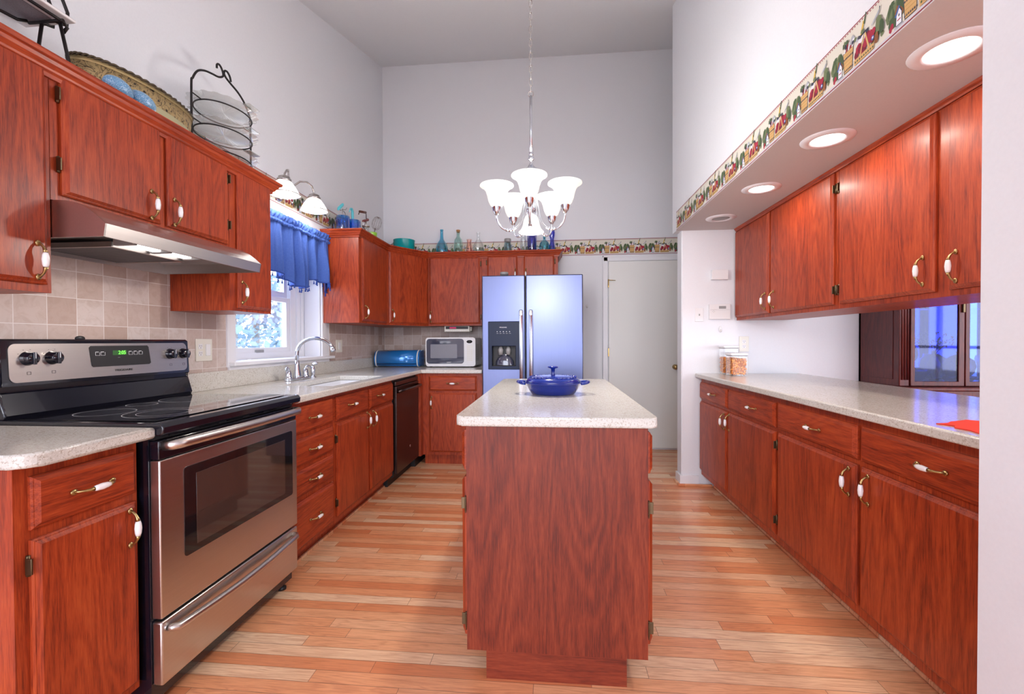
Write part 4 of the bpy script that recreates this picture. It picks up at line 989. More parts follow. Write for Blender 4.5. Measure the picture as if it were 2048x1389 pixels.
# ------------------------------------------------------------------ wall plates and gadgets
FA = Fr((0, YT, 0), (1, 0, 0), (0, -1, 0))
def plate(name, label, cat, F, u0, u1, z0, z1, n0=0, t=.006, m='white', ex=None):
    T = thing(name, label, cat, F.P((u0+u1)/2, (z0+z1)/2, n0))
    b = MB(); fbox(b, F, u0, u1, z0, z1, n0+.0004, n0+t, M[m], min(.002, t*.4)); p = b.build('plate', T)
    if ex: ex(T, F, n0+t)
    return T
def duplex(u, zc):
    def f(T, F, n):
        for dz in (-.019, .019):
            b = MB(); fbox(b, F, u-.014, u+.014, zc+dz-.014, zc+dz+.014, n-.001, n+.0015, M['white'], .001)
            for du in (-.006, .006): fbox(b, F, u+du-.001, u+du+.001, zc+dz-.001, zc+dz+.008, n+.0015, n+.0018, M['black'])
            fbox(b, F, u-.002, u+.002, zc+dz-.009, zc+dz-.005, n+.0015, n+.0018, M['black']); b.build('socket', T)
    return f
def rocker(u, zc):
    def f(T, F, n): b = MB(); fbox(b, F, u-.016, u+.016, zc-.032, zc+.032, n-.001, n+.004, M['white'], .0015); b.build('rocker', T)
    return f
plate('wall_outlet', 'cream duplex outlet on the alcove wall behind the canisters', 'outlet', FA, 1.482, 1.556, 1.087, 1.209, m='ivory', ex=duplex(1.519, 1.148))
def tog(T, F, n): b = MB(); fbox(b, F, 1.168, 1.176, 1.378, 1.392, n, n+.007, M['greyP'], .001); fbox(b, F, 1.166, 1.178, 1.374, 1.396, n-.001, n+.001, M['white']); b.build('toggle', T)
plate('light_switch', 'small white switch plate left of the thermostat', 'switch', FA, 1.140, 1.205, 1.330, 1.440, ex=tog)
plate('door_chime', 'blank cream chime box high on the alcove wall', 'chime', FA, 1.262, 1.386, 1.664, 1.742, t=.035)
def thx(T, F, n):
    b = MB(); fbox(b, F, 1.318, 1.372, 1.431, 1.452, n, n+.001, M['greyP']); b.build('lcd_screen', T)
    b = MB(); fbox(b, F, 1.262, 1.300, 1.424, 1.4245, n, n+.0005, M['greyP']); fbox(b, F, 1.25, 1.402, 1.4215, 1.4225, n, n+.0005, M['greyP'])
    for du, dz in ((0, .006), (0, -.006), (-.008, 0), (.008, 0)): fbox(b, F, 1.275+du, 1.279+du, 1.408+dz, 1.411+dz, n, n+.001, M['greyP'])
    b.build('buttons', T)
plate('thermostat', 'white programmable thermostat on the alcove wall', 'thermostat', FA, 1.245, 1.407, 1.348, 1.468, t=.026, ex=thx)
b = MB(); b.ell((1.337, YT-.006, 1.268), (.013, .006, .026), M['white']); b.tube([(1.337, YT-.010, 1.262), (1.337, YT-.024, 1.250), (1.337, YT-.026, 1.258)], .005, M['white']); tag(b.build('wall_hook', org=(1.337, YT, 1.268)), 'small white oval hook on the alcove wall below the thermostat', 'hook')
FT = Fr((XW+.008, 0, 0), (0, 1, 0), (1, 0, 0))
def two(T, F, n): duplex(2.262, 1.137)(T, F, n); rocker(2.314, 1.137)(T, F, n)
plate('wall_outlet', 'double cream plate with outlet and rocker switch on the tile beside the range', 'outlet', FT, 2.232, 2.346, 1.076, 1.198, m='ivory', ex=two)
plate('light_switch', 'cream switch plate on the tile right of the window', 'switch', FT, 3.79, 3.90, 1.086, 1.198, m='ivory', ex=rocker(3.845, 1.142))

# ================================================================== RECESSED LIGHTS in the soffit
for i, (cx, cy) in enumerate(((1.211, 1.495), (1.206, 2.105), (1.210, 2.745), (1.212, 3.378))):
    lit = i < 3
    t = thing('recessed_light' if lit else 'recessed_speaker', ['lit recessed can nearest the camera in the right soffit', 'lit recessed can second from the camera in the right soffit', 'lit recessed can third from the camera in the right soffit', 'unlit round grille at the far end of the right soffit'][i], 'ceiling light' if lit else 'speaker', (cx, cy, 2.065), 'recessed cans in the soffit' if lit else None)
    ri = .066 if lit else .06
    b = MB(); b.lathe([(.104, 2.0645), (.102, 2.061), (ri+.006, 2.0565), (ri, 2.0585), (ri-.002, 2.063)], (cx, cy, 0), M['trim'], 36); b.build('trim_ring', t)
    b = MB(); b.lathe([(0, 2.0590), (ri*.8, 2.0595), (ri, 2.0620), (0, 2.0630)], (cx, cy, 0), M['canlens'] if lit else M['greyP'], 32); b.build('lens' if lit else 'grille', t)
    if lit: area_l('can_lamp', (cx, cy, 2.055), (0, 0, 0), .12, CANW, (1, .86, .76), t)

# ================================================================== CHANDELIER
CX, CY = -.113, 2.35; zt_ = ZC(CY)
ch = thing('chandelier', 'chrome chandelier with lit frosted bell shades over the island', 'chandelier', (CX, CY, zt_))
b = MB(); b.lathe([(0, zt_+.02), (.065, zt_+.02), (.065, zt_-.02), (.05, zt_-.035), (.012, zt_-.05), (0, zt_-.05)], (CX, CY, 0), M['chrome'], 24); b.build('ceiling_canopy', ch)
b = MB(); z = 2.475; k = 0
while z < zt_-.05:
    ax = k % 2; pts = []
    for i in range(12):
        a = 2*pi*i/12; dx = .0075*cos(a); dz = .013*sin(a)+(.008 if sin(a) > 0 else -.008)*(abs(sin(a)) > .3)
        pts.append((CX+(dx if ax else 0), CY+(0 if ax else dx), z+.02+dz))
    b.tube(pts, .0022, M['nickel'], 6, closed=True); z += .034; k += 1
b.build('chain', ch)
b = MB(); b.tube([(CX+.014*cos(a), CY, 2.468+.014*sin(a)) for a in [2*pi*i/16 for i in range(16)]], .0025, M['nickel'], 6, closed=True); b.tube([(CX, CY, 2.15), (CX, CY, 2.458)], .0065, M['chrome'], 10); b.build('stem', ch)
b = MB(); b.lathe([(.006, 2.165), (.012, 2.162), (.012, 2.148), (.008, 2.146), (.014, 2.140), (.014, 2.124), (.006, 2.12), (.008, 2.105), (.020, 2.085), (.040, 2.072), (.042, 2.066), (.036, 2.05), (.030, 2.03), (.012, 2.02), (.010, 1.90), (.026, 1.885), (.026, 1.86), (.012, 1.85), (.010, 1.835), (0, 1.83)], (CX, CY, 0), M['chrome'], 24); b.build('column', ch)
SH = [(.022, 0), (.034, .012), (.044, .035), (.050, .062), (.058, .085), (.072, .102), (.087, .110), (.086, .114), (.070, .107), (.055, .090), (.046, .062), (.040, .036), (.028, .014), (.018, .003)]
for i in range(5):
    a = radians(-90+72*i); dx, dy = cos(a), sin(a); R = .183
    path = [(.010, 1.945), (.028, 1.925), (.040, 1.86), (.055, 1.80), (.085, 1.765), (.115, 1.753), (.145, 1.757), (.168, 1.775), (.180, 1.802), (R, 1.832)]
    Q = []
    P_ = [Vector((r_, z_)) for r_, z_ in path]
    for j in range(len(P_)-1):
        p0, p1, p2, p3 = P_[max(j-1, 0)], P_[j], P_[j+1], P_[min(j+2, len(P_)-1)]
        for s_ in range(4):
            u = s_/4; q = .5*((2*p1)+(-p0+p2)*u+(2*p0-5*p1+4*p2-p3)*u*u+(-p0+3*p1-3*p2+p3)*u**3); Q.append(q)
    Q.append(P_[-1]); b = MB(); b.tube([(CX+q.x*dx, CY+q.x*dy, q.y) for q in Q], .0052, M['chrome'], 8)
    for rr_, zz in ((.100, 1.758), (.115, 1.753), (.130, 1.754)): b.ell((CX+rr_*dx, CY+rr_*dy, zz), (.0095, .0095, .0095), M['chrome'], 10, 6)
    arm = b.build('arm', ch)
    c = (CX+R*dx, CY+R*dy, 0); b = MB(); b.lathe([(.005, 1.825), (.012, 1.832), (.020, 1.848), (.024, 1.866), (.026, 1.878), (.022, 1.880), (0, 1.88)], c, M['chrome'], 20); b.build('cup', arm)
    b = MB(); b.lathe([(r_, 1.866+h_) for r_, h_ in SH], c, M['shade'], 32); b.build('shade', ch)
    point('chandelier_lamp', (c[0], c[1], 1.995), CHW, .06, (1, .97, .95), ch)
b = MB(); b.lathe([(.014, 1.842), (.030, 1.832), (.040, 1.81), (.044, 1.785), (.052, 1.765), (.066, 1.750), (.065, 1.747), (.050, 1.760), (.041, 1.782), (.036, 1.81), (.012, 1.835)], (CX, CY, 0), M['shade'], 32); b.build('lower_shade', ch)
point('chandelier_down_lamp', (CX, CY, 1.735), DOWNW, .04, (1, .92, .85), ch)

# ================================================================== WINDOW SCONCE (two white glass shades on a scrolled bar)
sc = thing('wall_light', 'two-shade nickel wall light above the kitchen window', 'wall light', (XW, 2.98, 2.2))
b = MB(); b.lathe([(0, 0), (.05, 0), (.05, .012), (.03, .022), (.012, .03), (0, .03)], (XW+.003, 2.985, 2.215), M['nickel'], 24, 'X')
b.tube([(XW+.03, 2.985, 2.215), (XW+.08, 2.985, 2.215)], .008, M['nickel']); b.build('backplate', sc)
for sg in (-1, 1):
    cy2 = 2.985+sg*.185; xx = XW+.165
    b = MB(); pts = [(XW+.08, 2.985+sg*.01, 2.20), (XW+.085, 2.985+sg*.018, 2.235), (XW+.10, 2.985+sg*.035, 2.285), (XW+.125, 2.985+sg*.07, 2.325), (XW+.15, 2.985+sg*.115, 2.335), (xx, 2.985+sg*.155, 2.318), (xx, 2.985+sg*.18, 2.285), (xx, cy2, 2.262)]
    b.tube(pts, .0065, M['nickel'], 8)
    b.tube([(XW+.08, 2.985+sg*.01, 2.21)]+[(XW+.085, 2.985+sg*(.03+.018*cos(radians(q))), 2.185+.020*sin(radians(q))) for q in range(180, 500, 25)], .004, M['nickel'], 6); b.build('arm', sc)
    b = MB(); b.lathe([(0, 2.272), (.022, 2.270), (.036, 2.262), (.036, 2.252), (.044, 2.248), (.044, 2.232), (0, 2.232)], (xx, cy2, 0), M['nickel'], 24); b.build('socket_cap', sc)
    b = MB(); b.lathe([(.040, 2.236), (.050, 2.226), (.068, 2.200), (.084, 2.172), (.096, 2.148), (.094, 2.147), (.080, 2.172), (.064, 2.200), (.046, 2.226), (.036, 2.234)], (xx, cy2, 0), M['shadeL'], 36); sh = b.build('shade', sc)
    b = MB(); b.tube([(xx+.0955*cos(a), cy2+.0955*sin(a), 2.148) for a in [2*pi*i/40 for i in range(40)]], .0028, M['nickel'], 6, closed=True); b.build('rim', sh)
    b = MB(); b.ell((xx, cy2, 2.18), (.026, .026, .036), M['bulb'], 16, 10); b.build('bulb', sc)
    point('wall_light_lamp', (xx, cy2, 2.125), SCW, .03, (1, .95, .90), sc)

# ================================================================== VALANCE over the window
cv = thing('window_valance', 'blue gathered valance with scalloped tasselled hem over the kitchen window', 'curtain', (-1.85, 3.0, 2.03))
def lerp_pts(P, x):
    if x <= P[0][0]: return P[0][1]
    for (a, b_), (c, d) in zip(P, P[1:]):
        if x <= c: t_ = (x-a)/(c-a); t_ = t_*t_*(3-2*t_); return b_+(d-b_)*t_
    return P[-1][1]
HEM = [(2.47, 1.66), (2.62, 1.60), (2.74, 1.665), (2.84, 1.652), (2.95, 1.625), (3.06, 1.585), (3.16, 1.578), (3.24, 1.60), (3.29, 1.66), (3.38, 1.67), (3.47, 1.655), (3.54, 1.63), (3.575, 1.60), (3.60, 1.565)]
def curt_xy(t_):
    """t 0..1 along the cloth: straight part then a return to the wall at the far end"""
    L1 = 1.10; L2 = .07; s_ = t_*(L1+L2)
    if s_ < L1: return Vector((-1.855, 2.475+s_)), Vector((1, 0)), 2.475+s_
    return Vector((-1.855-(s_-L1)*.75, 2.475+L1+(s_-L1)*.25)), Vector((.2, .98)), 2.475+L1+(s_-L1)*.3
rn = random.Random(3); phs = [rn.uniform(0, 6.28) for _ in range(6)]
def fold(t_, k):
    f_ = sin(t_*58+1.5*sin(t_*11)+phs[0]); f_ = (abs(f_)**.6)*(1 if f_ > 0 else -1)
    return f_*.75+sin(t_*101+phs[1])*.22+sin(t_*21+phs[2])*.35
def cloth(z_top, z_bot, nz, amp, name, mat_, par, zf=None, N=330, fine=0):
    b = MB(); v = []; 
    for i in range(N+1):
        t_ = i/N; p, nr, y = curt_xy(t_); hz = lerp_pts(HEM, y) if z_bot is None else z_bot
        for j in range(nz+1):
            q = j/nz; z_ = z_top+(hz-z_top)*q; a_, b_2 = amp
            A = a_+(b_2-a_)*min(1, q*1.4); d = fold(t_, 0)*A + fine*(sin(t_*310+phs[3])*.6+sin(t_*430+3*q+phs[4])*.4)*(1 if z_bot is not None else max(0, 1-q*2.5))
            if zf: d += zf(q, t_)
            v.append((p.x+nr.x*d, p.y+nr.y*d, z_))
    fs = [(i*(nz+1)+j, (i+1)*(nz+1)+j, (i+1)*(nz+1)+j+1, i*(nz+1)+j+1) for i in range(N) for j in range(nz)]
    b.faces(v, fs, mat_, True); return b.build(name, par, recalc=False)
body = cloth(2.018, None, 16, (.012, .044), 'panel', M['denim'], cv, None, 330, .006)
cloth(2.060, 2.012, 6, (.006, .006), 'gathered_heading', M['denim'], cv, lambda q, t_: .010+.008*sin(pi*q*1.1)+.006*sin(t_*190+q*5), 330, .008)
cloth(2.012, 1.985, 4, (.006, .006), 'rod_pocket', M['denim'], cv, lambda q, t_: .008+.012*sin(pi*q), 330, .006)
b = MB(); b.tube([(-1.915, 2.472, 2.0), (-1.865, 2.474, 2.0), (-1.860, 2.49, 2.0), (-1.860, 3.56, 2.0), (-1.868, 3.575, 2.0), (-1.915, 3.58, 2.0)], .008, M['white'], 8); b.build('rod', cv)
b = MB(); pts = []
for i in range(200): t_ = i/199; p, nr, y = curt_xy(t_); d = fold(t_, 0)*.044+.002; pts.append((p.x+nr.x*d, p.y+nr.y*d, lerp_pts(HEM, y)))
b.tube(pts, .005, M['navyTrim'], 6); b.build('hem_trim', cv)
b = MB(); b.tube([(0, 0, 0), (0, 0, -.012)], .0012, M['navyTrim'], 5); b.lathe([(0, -.010), (.0035, -.012), (.003, -.017), (.0065, -.034), (0, -.034)], (0, 0, 0), M['navyTrim'], 8)
o = b.build('tassel'); tme = o.data; bpy.data.objects.remove(o)
for i in range(46):
    p = pts[int(2+i*195/45)]; o = bpy.data.objects.new('tassel', tme); COL.objects.link(o); o.parent = cv; o.location = Vector(p)-Vector((-1.85, 3.0, 2.03))

# ================================================================== THINGS ON TOP OF THE LEFT CABINETS
def W_(name, label, cat, loc, group=None): return thing(name, label, cat, loc, group)
ZT = 2.0665
# glass plates on a three-tier iron rack
tr_ = W_('tiered_plate_rack', 'black wrought-iron three-tier plate rack on the left cabinets', 'rack', (-1.745, 2.25, ZT))
X_ = -1.745; b = MB()
b.tube(smooth([(X_, 2.035, ZT+.004), (X_, 2.035, 2.42), (X_, 2.045, 2.47), (X_, 2.075, 2.52), (X_, 2.12, 2.548), (X_, 2.17, 2.562), (X_, 2.215, 2.572), (X_, 2.245, 2.592), (X_, 2.248, 2.61), (X_, 2.235, 2.632), (X_, 2.218, 2.64), (X_, 2.205, 2.63), (X_, 2.204, 2.612)]), .0052, M['iron'], 8)
b.tube(smooth([(X_, 2.460, ZT+.004), (X_, 2.460, 2.43), (X_, 2.448, 2.49), (X_, 2.41, 2.54), (X_, 2.36, 2.57), (X_, 2.30, 2.588), (X_, 2.268, 2.60), (X_, 2.255, 2.615), (X_, 2.262, 2.632), (X_, 2.28, 2.636), (X_, 2.298, 2.622), (X_, 2.306, 2.598)]), .0052, M['iron'], 8)
b.build('frame', tr_)
RZ = (2.392, 2.272, 2.150)
for z_ in RZ:
    b = MB(); b.tube([(X_+.118*cos(a), 2.248+.152*sin(a), z_) for a in [2*pi*i/48 for i in range(48)]], .0035, M['iron'], 6, closed=True)
    b.tube([(X_, 2.035, z_+.004), (X_, 2.10, z_)], .003, M['iron'], 6); b.tube([(X_, 2.460, z_+.004), (X_, 2.397, z_)], .003, M['iron'], 6); b.build('ring', tr_)
for sg_ in (2.035, 2.460):
    b = MB(); b.tube([(X_-.09, sg_, ZT+.004), (X_, sg_, ZT+.02), (X_+.09, sg_, ZT+.004)], .005, M['iron'], 6); b.build('foot', tr_)
for k, z_ in enumerate(RZ):
    t_ = W_('glass_plate', ['cut-glass plate on the top ring of the iron rack', 'cut-glass plate on the middle ring of the iron rack', 'cut-glass plate on the lowest ring of the iron rack'][k], 'plate', (X_, 2.248, z_+.004), 'cut-glass plates on the tiered rack')
    b = MB(); n = 72; rings = [(.04, .004, 0), (.085, .0045, 0), (.125, .0055, .0), (.152, .012, .002), (.176, .024, .0035), (.179, .025, .004)]; v = [(X_, 2.248, z_+.008)]
    for r_, h_, w_ in rings:
        for i in range(n): a = 2*pi*i/n; q = r_+w_*(1 if i % 4 < 2 else -1); v.append((X_+q*.82*cos(a), 2.248+q*sin(a)*1.02, z_+.004+h_+(.0018 if i % 2 else 0)*(r_ < .15)))
    fs = [(0, 1+i, 1+(i+1) % n) for i in range(n)]
    for j in range(len(rings)-1):
        for i in range(n): fs.append((1+j*n+i, 1+j*n+(i+1) % n, 1+(j+1)*n+(i+1) % n, 1+(j+1)*n+i))
    g = None
    b.faces(v, fs, M['cutg'], False); b.build('plate', t_)
    for sg_ in (-1, 1):
        b = MB(); yy = 2.248; b.box(X_+sg_*.138, X_+sg_*.176, yy-.042, yy+.042, z_+.026, z_+.031, M['cutg'], .003); b.build('tab_handle', t_)
# oval gallery tray
M['gallery'] = None
g = NG('pierced_gilt_gallery'); P = g.pos(); nz_ = g.noise(g.vmul(P, (1, 1, 1)), 26, 3, .5, 2.4); vor = g.n('ShaderNodeTexVoronoi'); g.l(P, vor.inputs['Vector']); vor.inputs['Scale'].default_value = 34
fl = g.math('ABSOLUTE', g.math('SUBTRACT', nz_, .5)); f2 = g.math('ADD', g.ramp(fl, [(.0, (1, 1, 1)), (.04, (0, 0, 0))]), g.ramp(vor.outputs['Distance'], [(.14, (1, 1, 1)), (.24, (0, 0, 0))]))
g.base(g.mix(g.math('MINIMUM', f2, 1), (.44, .32, .15), (.02, .010, .006))).set(rough=.45, metal=.25)
ty = W_('oval_tray', 'oval gilt gallery tray with roped rim on the left cabinets', 'tray', (-1.76, 1.765, ZT)); c_ = (-1.760, 1.765)
def ov(r1, r2, z_, n=64): return [(c_[0]+r1*cos(2*pi*i/n), c_[1]+r2*sin(2*pi*i/n), z_) for i in range(n)]
def band(b, A, m):
    n = len(A[0]); v = [q for R_ in A for q in R_]; b.faces(v, [(j*n+i, j*n+(i+1) % n, (j+1)*n+(i+1) % n, (j+1)*n+i) for j in range(len(A)-1) for i in range(n)], m, True)
b = MB(); band(b, [ov(.085, .222, 2.068), ov(.100, .240, 2.078), ov(.103, .246, 2.12), ov(.105, .248, 2.165), ov(.107, .250, 2.170)], M['olive']); b.faces(ov(.103, .245, 2.1), [tuple(range(64))], M['olive']); b.build('base', ty)
b = MB(); band(b, [ov(.107, .251, 2.170), ov(.111, .258, 2.226), ov(.108, .255, 2.226), ov(.104, .248, 2.172), ov(.107, .251, 2.170)], g.m); b.build('gallery', ty)
b = MB(); band(b, [ov(.113, .260, 2.226), ov(.114, .262, 2.240), ov(.108, .254, 2.240), ov(.109, .255, 2.226), ov(.113, .260, 2.226)], M['gilt']); b.build('rim_band', ty)
b = MB(); n = 300
for ph in (0, pi):
    b.tube([(c_[0]+(.112+.004*cos(i*.55*1.0+ph))*cos(2*pi*i/n), c_[1]+(.259+.004*cos(i*.55+ph))*sin(2*pi*i/n), 2.245+.004*sin(i*.55+ph)) for i in range(n)], .0042, M['giltD'], 5, closed=True)
b.build('rope_rim', ty)
# speckled eggs in front of the tray
for k, (yy, lab) in enumerate(((1.515, 'speckled blue egg nearer the easel in front of the tray'), (1.612, 'speckled blue egg farther along in front of the tray'))):
    b = MB(); b.ell((-1.600, yy+.012, 2.120), (.036, .052, .034), M['eggblue'], 24, 14, Matrix.Rotation(radians(-14), 3, 'X'))
    o = b.build('decorative_egg', org=(-1.6, yy, 2.12)); tag(o, lab, 'egg', 'speckled eggs by the tray')
    st = None
b = MB(); 
for yy in (1.527, 1.624): b.lathe([(.018, 2.0875), (.016, 2.0835), (.022, ZT+.001), (0, ZT+.001)], (-1.600, yy, 0), M['giltD'], 16)
tag(b.build('egg_stand', org=(-1.6, 1.575, ZT)), 'low brass cups holding the two speckled eggs', 'stand')
# iron stand with a square white platter
es = W_('platter_stand', 'black wrought-iron stand at the near end of the left cabinets', 'stand', (-1.78, 1.36, ZT)); b = MB()
zz = 2.312
def seg(*p, r=.0055): b.tube(list(p), r, M['iron'], 8)
seg((-1.72, 1.30, zz), (-1.72, 1.445, zz), (-1.725, 1.46, zz-.008), (-1.735, 1.455, zz-.028))
seg((-1.845, 1.30, zz-.02), (-1.845, 1.40, zz-.012), (-1.84, 1.425, zz)); seg((-1.71, 1.435, zz), (-1.845, 1.435, zz)); seg((-1.71, 1.15, zz), (-1.845, 1.15, zz)); seg((-1.72, 1.15, zz), (-1.72, 1.31, zz)); seg((-1.845, 1.15, zz-.02), (-1.845, 1.31, zz-.02)); b.build('shelf_frame', es)
for (x_, y_, dx, dy) in ((-1.73, 1.44, .015, .045), (-1.80, 1.44, -.02, -.02), (-1.73, 1.15, .015, -.04), (-1.80, 1.15, -.02, -.04)):
    b = MB(); seg((x_, y_, zz), (x_+dx*.5, y_+dy*.5, 2.18), (x_+dx, y_+dy, ZT+.004)); b.build('leg', es)
for (x_, y_) in ((-1.745, 1.475), (-1.80, 1.475)):
    b = MB(); seg((x_, y_-.04, zz), (x_, y_, zz+.01), (x_, y_+.004, zz+.06), (x_-.002, y_-.012, zz+.10), (x_, y_-.02, zz+.2)); b.build('upright', es)
pt = W_('square_platter', 'square white platter with grey centre held by the iron stand', 'platter', (-1.78, 1.3, 2.32)); b = MB()
b.prism([(-1.700, 1.468), (-1.90, 1.468), (-1.90, 1.11), (-1.700, 1.11)], 'Z', 2.3215, 2.334, M['porc'], .003); b.build('rim', pt)
g = NG('grey_textured_glaze'); n_ = g.noise(g.pos(), 300, 2); g.base(g.mix(n_, (.16, .15, .17), (.34, .33, .36))).set(rough=.4)
b = MB(); b.prism([(-1.755, 1.435), (-1.872, 1.435), (-1.872, 1.14), (-1.755, 1.14)], 'Z', 2.3185, 2.3215, g.m, .001, 1); b.build('centre', pt)

# ================================================================== THINGS ON THE CORNER CABINETS
ZB = 2.0865
def bottle(name, label, prof, c, m, cat='bottle', group='glass bottles and jars above the back cabinets', sc=(1, 1), parts=(), seg=28, inner=.88):
    t = W_(name, label, cat, (c[0], c[1], ZB), group)
    P_ = [(max(r-.0001, 0), z+ZB+.0005) for r, z in prof]
    b = MB(); b.lathe(P_, (c[0], c[1], 0), m, seg, 'Z', sc); b.build('glass', t)
    for nm, pr, mm in parts: b = MB(); b.lathe([(r, z+ZB) for r, z in pr], (c[0], c[1], 0), mm, 20, 'Z', sc); b.build(nm, t)
    return t
yb = 4.75
bottle('glass_bottle', 'turquoise round-bellied bottle with a long neck above the back cabinets', [(0, 0), (.045, 0), (.060, .012), (.066, .06), (.064, .105), (.052, .145), (.030, .175), (.020, .195), (.016, .24), (.015, .285), (.018, .288), (.018, .298), (.014, .298)], (-1.194, yb), M['g_teal'])
bottle('corked_bottle', 'clear glass bottle with a cork stopper', [(0, 0), (.045, 0), (.048, .01), (.047, .15), (.040, .185), (.022, .21), (.017, .225), (.017, .26), (.021, .262), (.021, .27), (.015, .27)], (-1.014, yb), M['g_seaf'], parts=[('cork', [(0, .262), (.013, .262), (.020, .272), (.021, .289), (0, .291)], M['cork'])])
bottle('pink_vase', 'small pale pink fluted glass vase', [(0, 0), (.034, 0), (.036, .01), (.034, .11), (.026, .14), (.024, .165), (.027, .185), (.030, .190)], (-.900, yb+.03), M['g_pink'], cat='vase')
bottle('flask_bottle', 'clear round flask bottle with a short neck', [(0, 0), (.050, 0), (.062, .02), (.067, .07), (.060, .12), (.040, .155), (.019, .180), (.016, .20), (.017, .245), (.021, .248), (.021, .26)], (-.795, yb), M['g_clear'], sc=(1, .6))
bottle('canning_jar', 'slate blue glass canning jar with a zinc lid', [(0, 0), (.038, 0), (.042, .01), (.042, .105), (.036, .125), (.034, .135), (.034, .145)], (-.480, yb), M['g_jar'], cat='jar', parts=[('zinc_lid', [(0, .182), (.034, .182), (.037, .176), (.037, .15), (.034, .147), (0, .147)], M['greyP'])])
bottle('glass_jar', 'clear straight glass jar between the canning jar and the cobalt vase', [(0, 0), (.032, 0), (.034, .01), (.034, .16), (.028, .18), (.028, .205), (.031, .21)], (-.314, yb), M['g_clear'], cat='jar', sc=(1, 1))
bottle('cobalt_vase', 'wide deep blue ribbed glass vase under the chandelier', [(0, 0), (.042, 0), (.046, .01), (.050, .15), (.052, .215), (.050, .215), (.047, .15), (.040, .012), (0, .01)], (-.222, yb), M['g_cobalt'], cat='vase')
bottle('aqua_decanter', 'ribbed aqua glass decanter with a stopper', [(0, 0), (.046, 0), (.053, .012), (.054, .10), (.046, .13), (.022, .155), (.013, .165), (.013, .18), (.018, .185)], (-.091, yb), M['g_aqua'], parts=[('stopper', [(0, .205), (.012, .203), (.016, .194), (.011, .185), (.008, .172), (0, .172)], M['g_aqua'])])
bottle('cobalt_bottle', 'slim cobalt blue moulded bottle at the right end of the row', [(0, 0), (.028, 0), (.031, .02), (.030, .09), (.021, .135), (.020, .17), (.029, .20), (.031, .235), (.024, .262), (.012, .272), (.010, .288), (.013, .292)], (-.010, yb), M['g_cobalt'])
# teal pot
t = W_('enamel_pot', 'teal enamel pot with a wire handle on the corner cabinet', 'pot', (-1.578, 4.65, ZB))
b = MB(); b.lathe([(0, .001), (.098, .001), (.108, .012), (.112, .16), (.116, .168), (.112, .170), (.106, .16), (.102, .014), (0, .010)], (-1.578, 4.65, ZB), M['teal'], 40); b.build('body', t)
b = MB(); b.tube([(-1.695, 4.65, ZB+.14), (-1.708, 4.64, ZB+.135), (-1.712, 4.62, ZB+.09), (-1.70, 4.60, ZB+.05)], .0035, M['giltD'], 6); b.ell((-1.694, 4.65, ZB+.145), (.006, .010, .012), M['teal'], 10, 6); b.build('bail_handle', t)
# blue jars with kitchen tools
def tumbler(y, x, r, h, label, m, name='glass_tumbler'):
    t = W_(name, label, 'jar', (x, y, ZB), 'blue glass jars above the corner cabinet')
    b = MB(); b.lathe([(0, .001), (r*.92, .001), (r, .012), (r, h*.85), (r*.96, h), (r*.92, h), (r*.94, h*.85), (r*.92, .014), (0, .012)], (x, y, ZB), m, 28); b.build('glass', t); return t
tumbler(3.655, -1.77, .056, .155, 'left bright blue glass jar holding an old egg beater', M['g_blue'])
tumbler(3.775, -1.735, .062, .150, 'right bright blue glass jar holding a scoop', M['g_blue'])
t = W_('egg_beater', 'vintage egg beater with a turquoise handle standing in the left blue jar', 'utensil', (-1.77, 3.65, ZB+.02)); b = MB()
b.tube([(-1.77, 3.652, ZB+.02), (-1.77, 3.648, ZB+.17), (-1.765, 3.64, ZB+.215)], .004, M['nickel'], 6)
for dy in (-.018, .018): b.tube([(-1.77, 3.65, ZB+.15), (-1.77, 3.65+dy, ZB+.10), (-1.77, 3.65+dy, ZB+.05), (-1.77, 3.65, ZB+.022)], .002, M['nickel'], 6)
b.tube([(-1.765+.0, 3.66+.03*cos(a), ZB+.17+.03*sin(a)) for a in [2*pi*i/20 for i in range(20)]], .003, M['nickel'], 6, closed=True); b.tube([(-1.765, 3.64, ZB+.205), (-1.765, 3.60, ZB+.19), (-1.765, 3.575, ZB+.20)], .003, M['nickel'], 6); b.tube([(-1.765, 3.64, ZB+.205), (-1.765, 3.70, ZB+.225), (-1.765, 3.715, ZB+.245)], .003, M['nickel'], 6); b.build('gear', t)
b = MB(); b.tube([(-1.765, 3.56, ZB+.185), (-1.765, 3.575, ZB+.20), (-1.765, 3.635, ZB+.245), (-1.765, 3.648, ZB+.258)], [.008, .013, .013, .008], M['tealL'], 12); b.build('handle', t)
t = W_('ice_scoop', 'blue handled scoop standing in the right blue jar', 'utensil', (-1.735, 3.76, ZB+.02)); b = MB()
b.tube([(-1.735, 3.77, ZB+.02), (-1.735, 3.765, ZB+.15), (-1.735, 3.76, ZB+.225), (-1.735, 3.745, ZB+.246), (-1.735, 3.72, ZB+.240), (-1.735, 3.700, ZB+.205)], [.011, .011, .012, .010, .005, .004], M['tealL'], 10); b.build('handle', t)
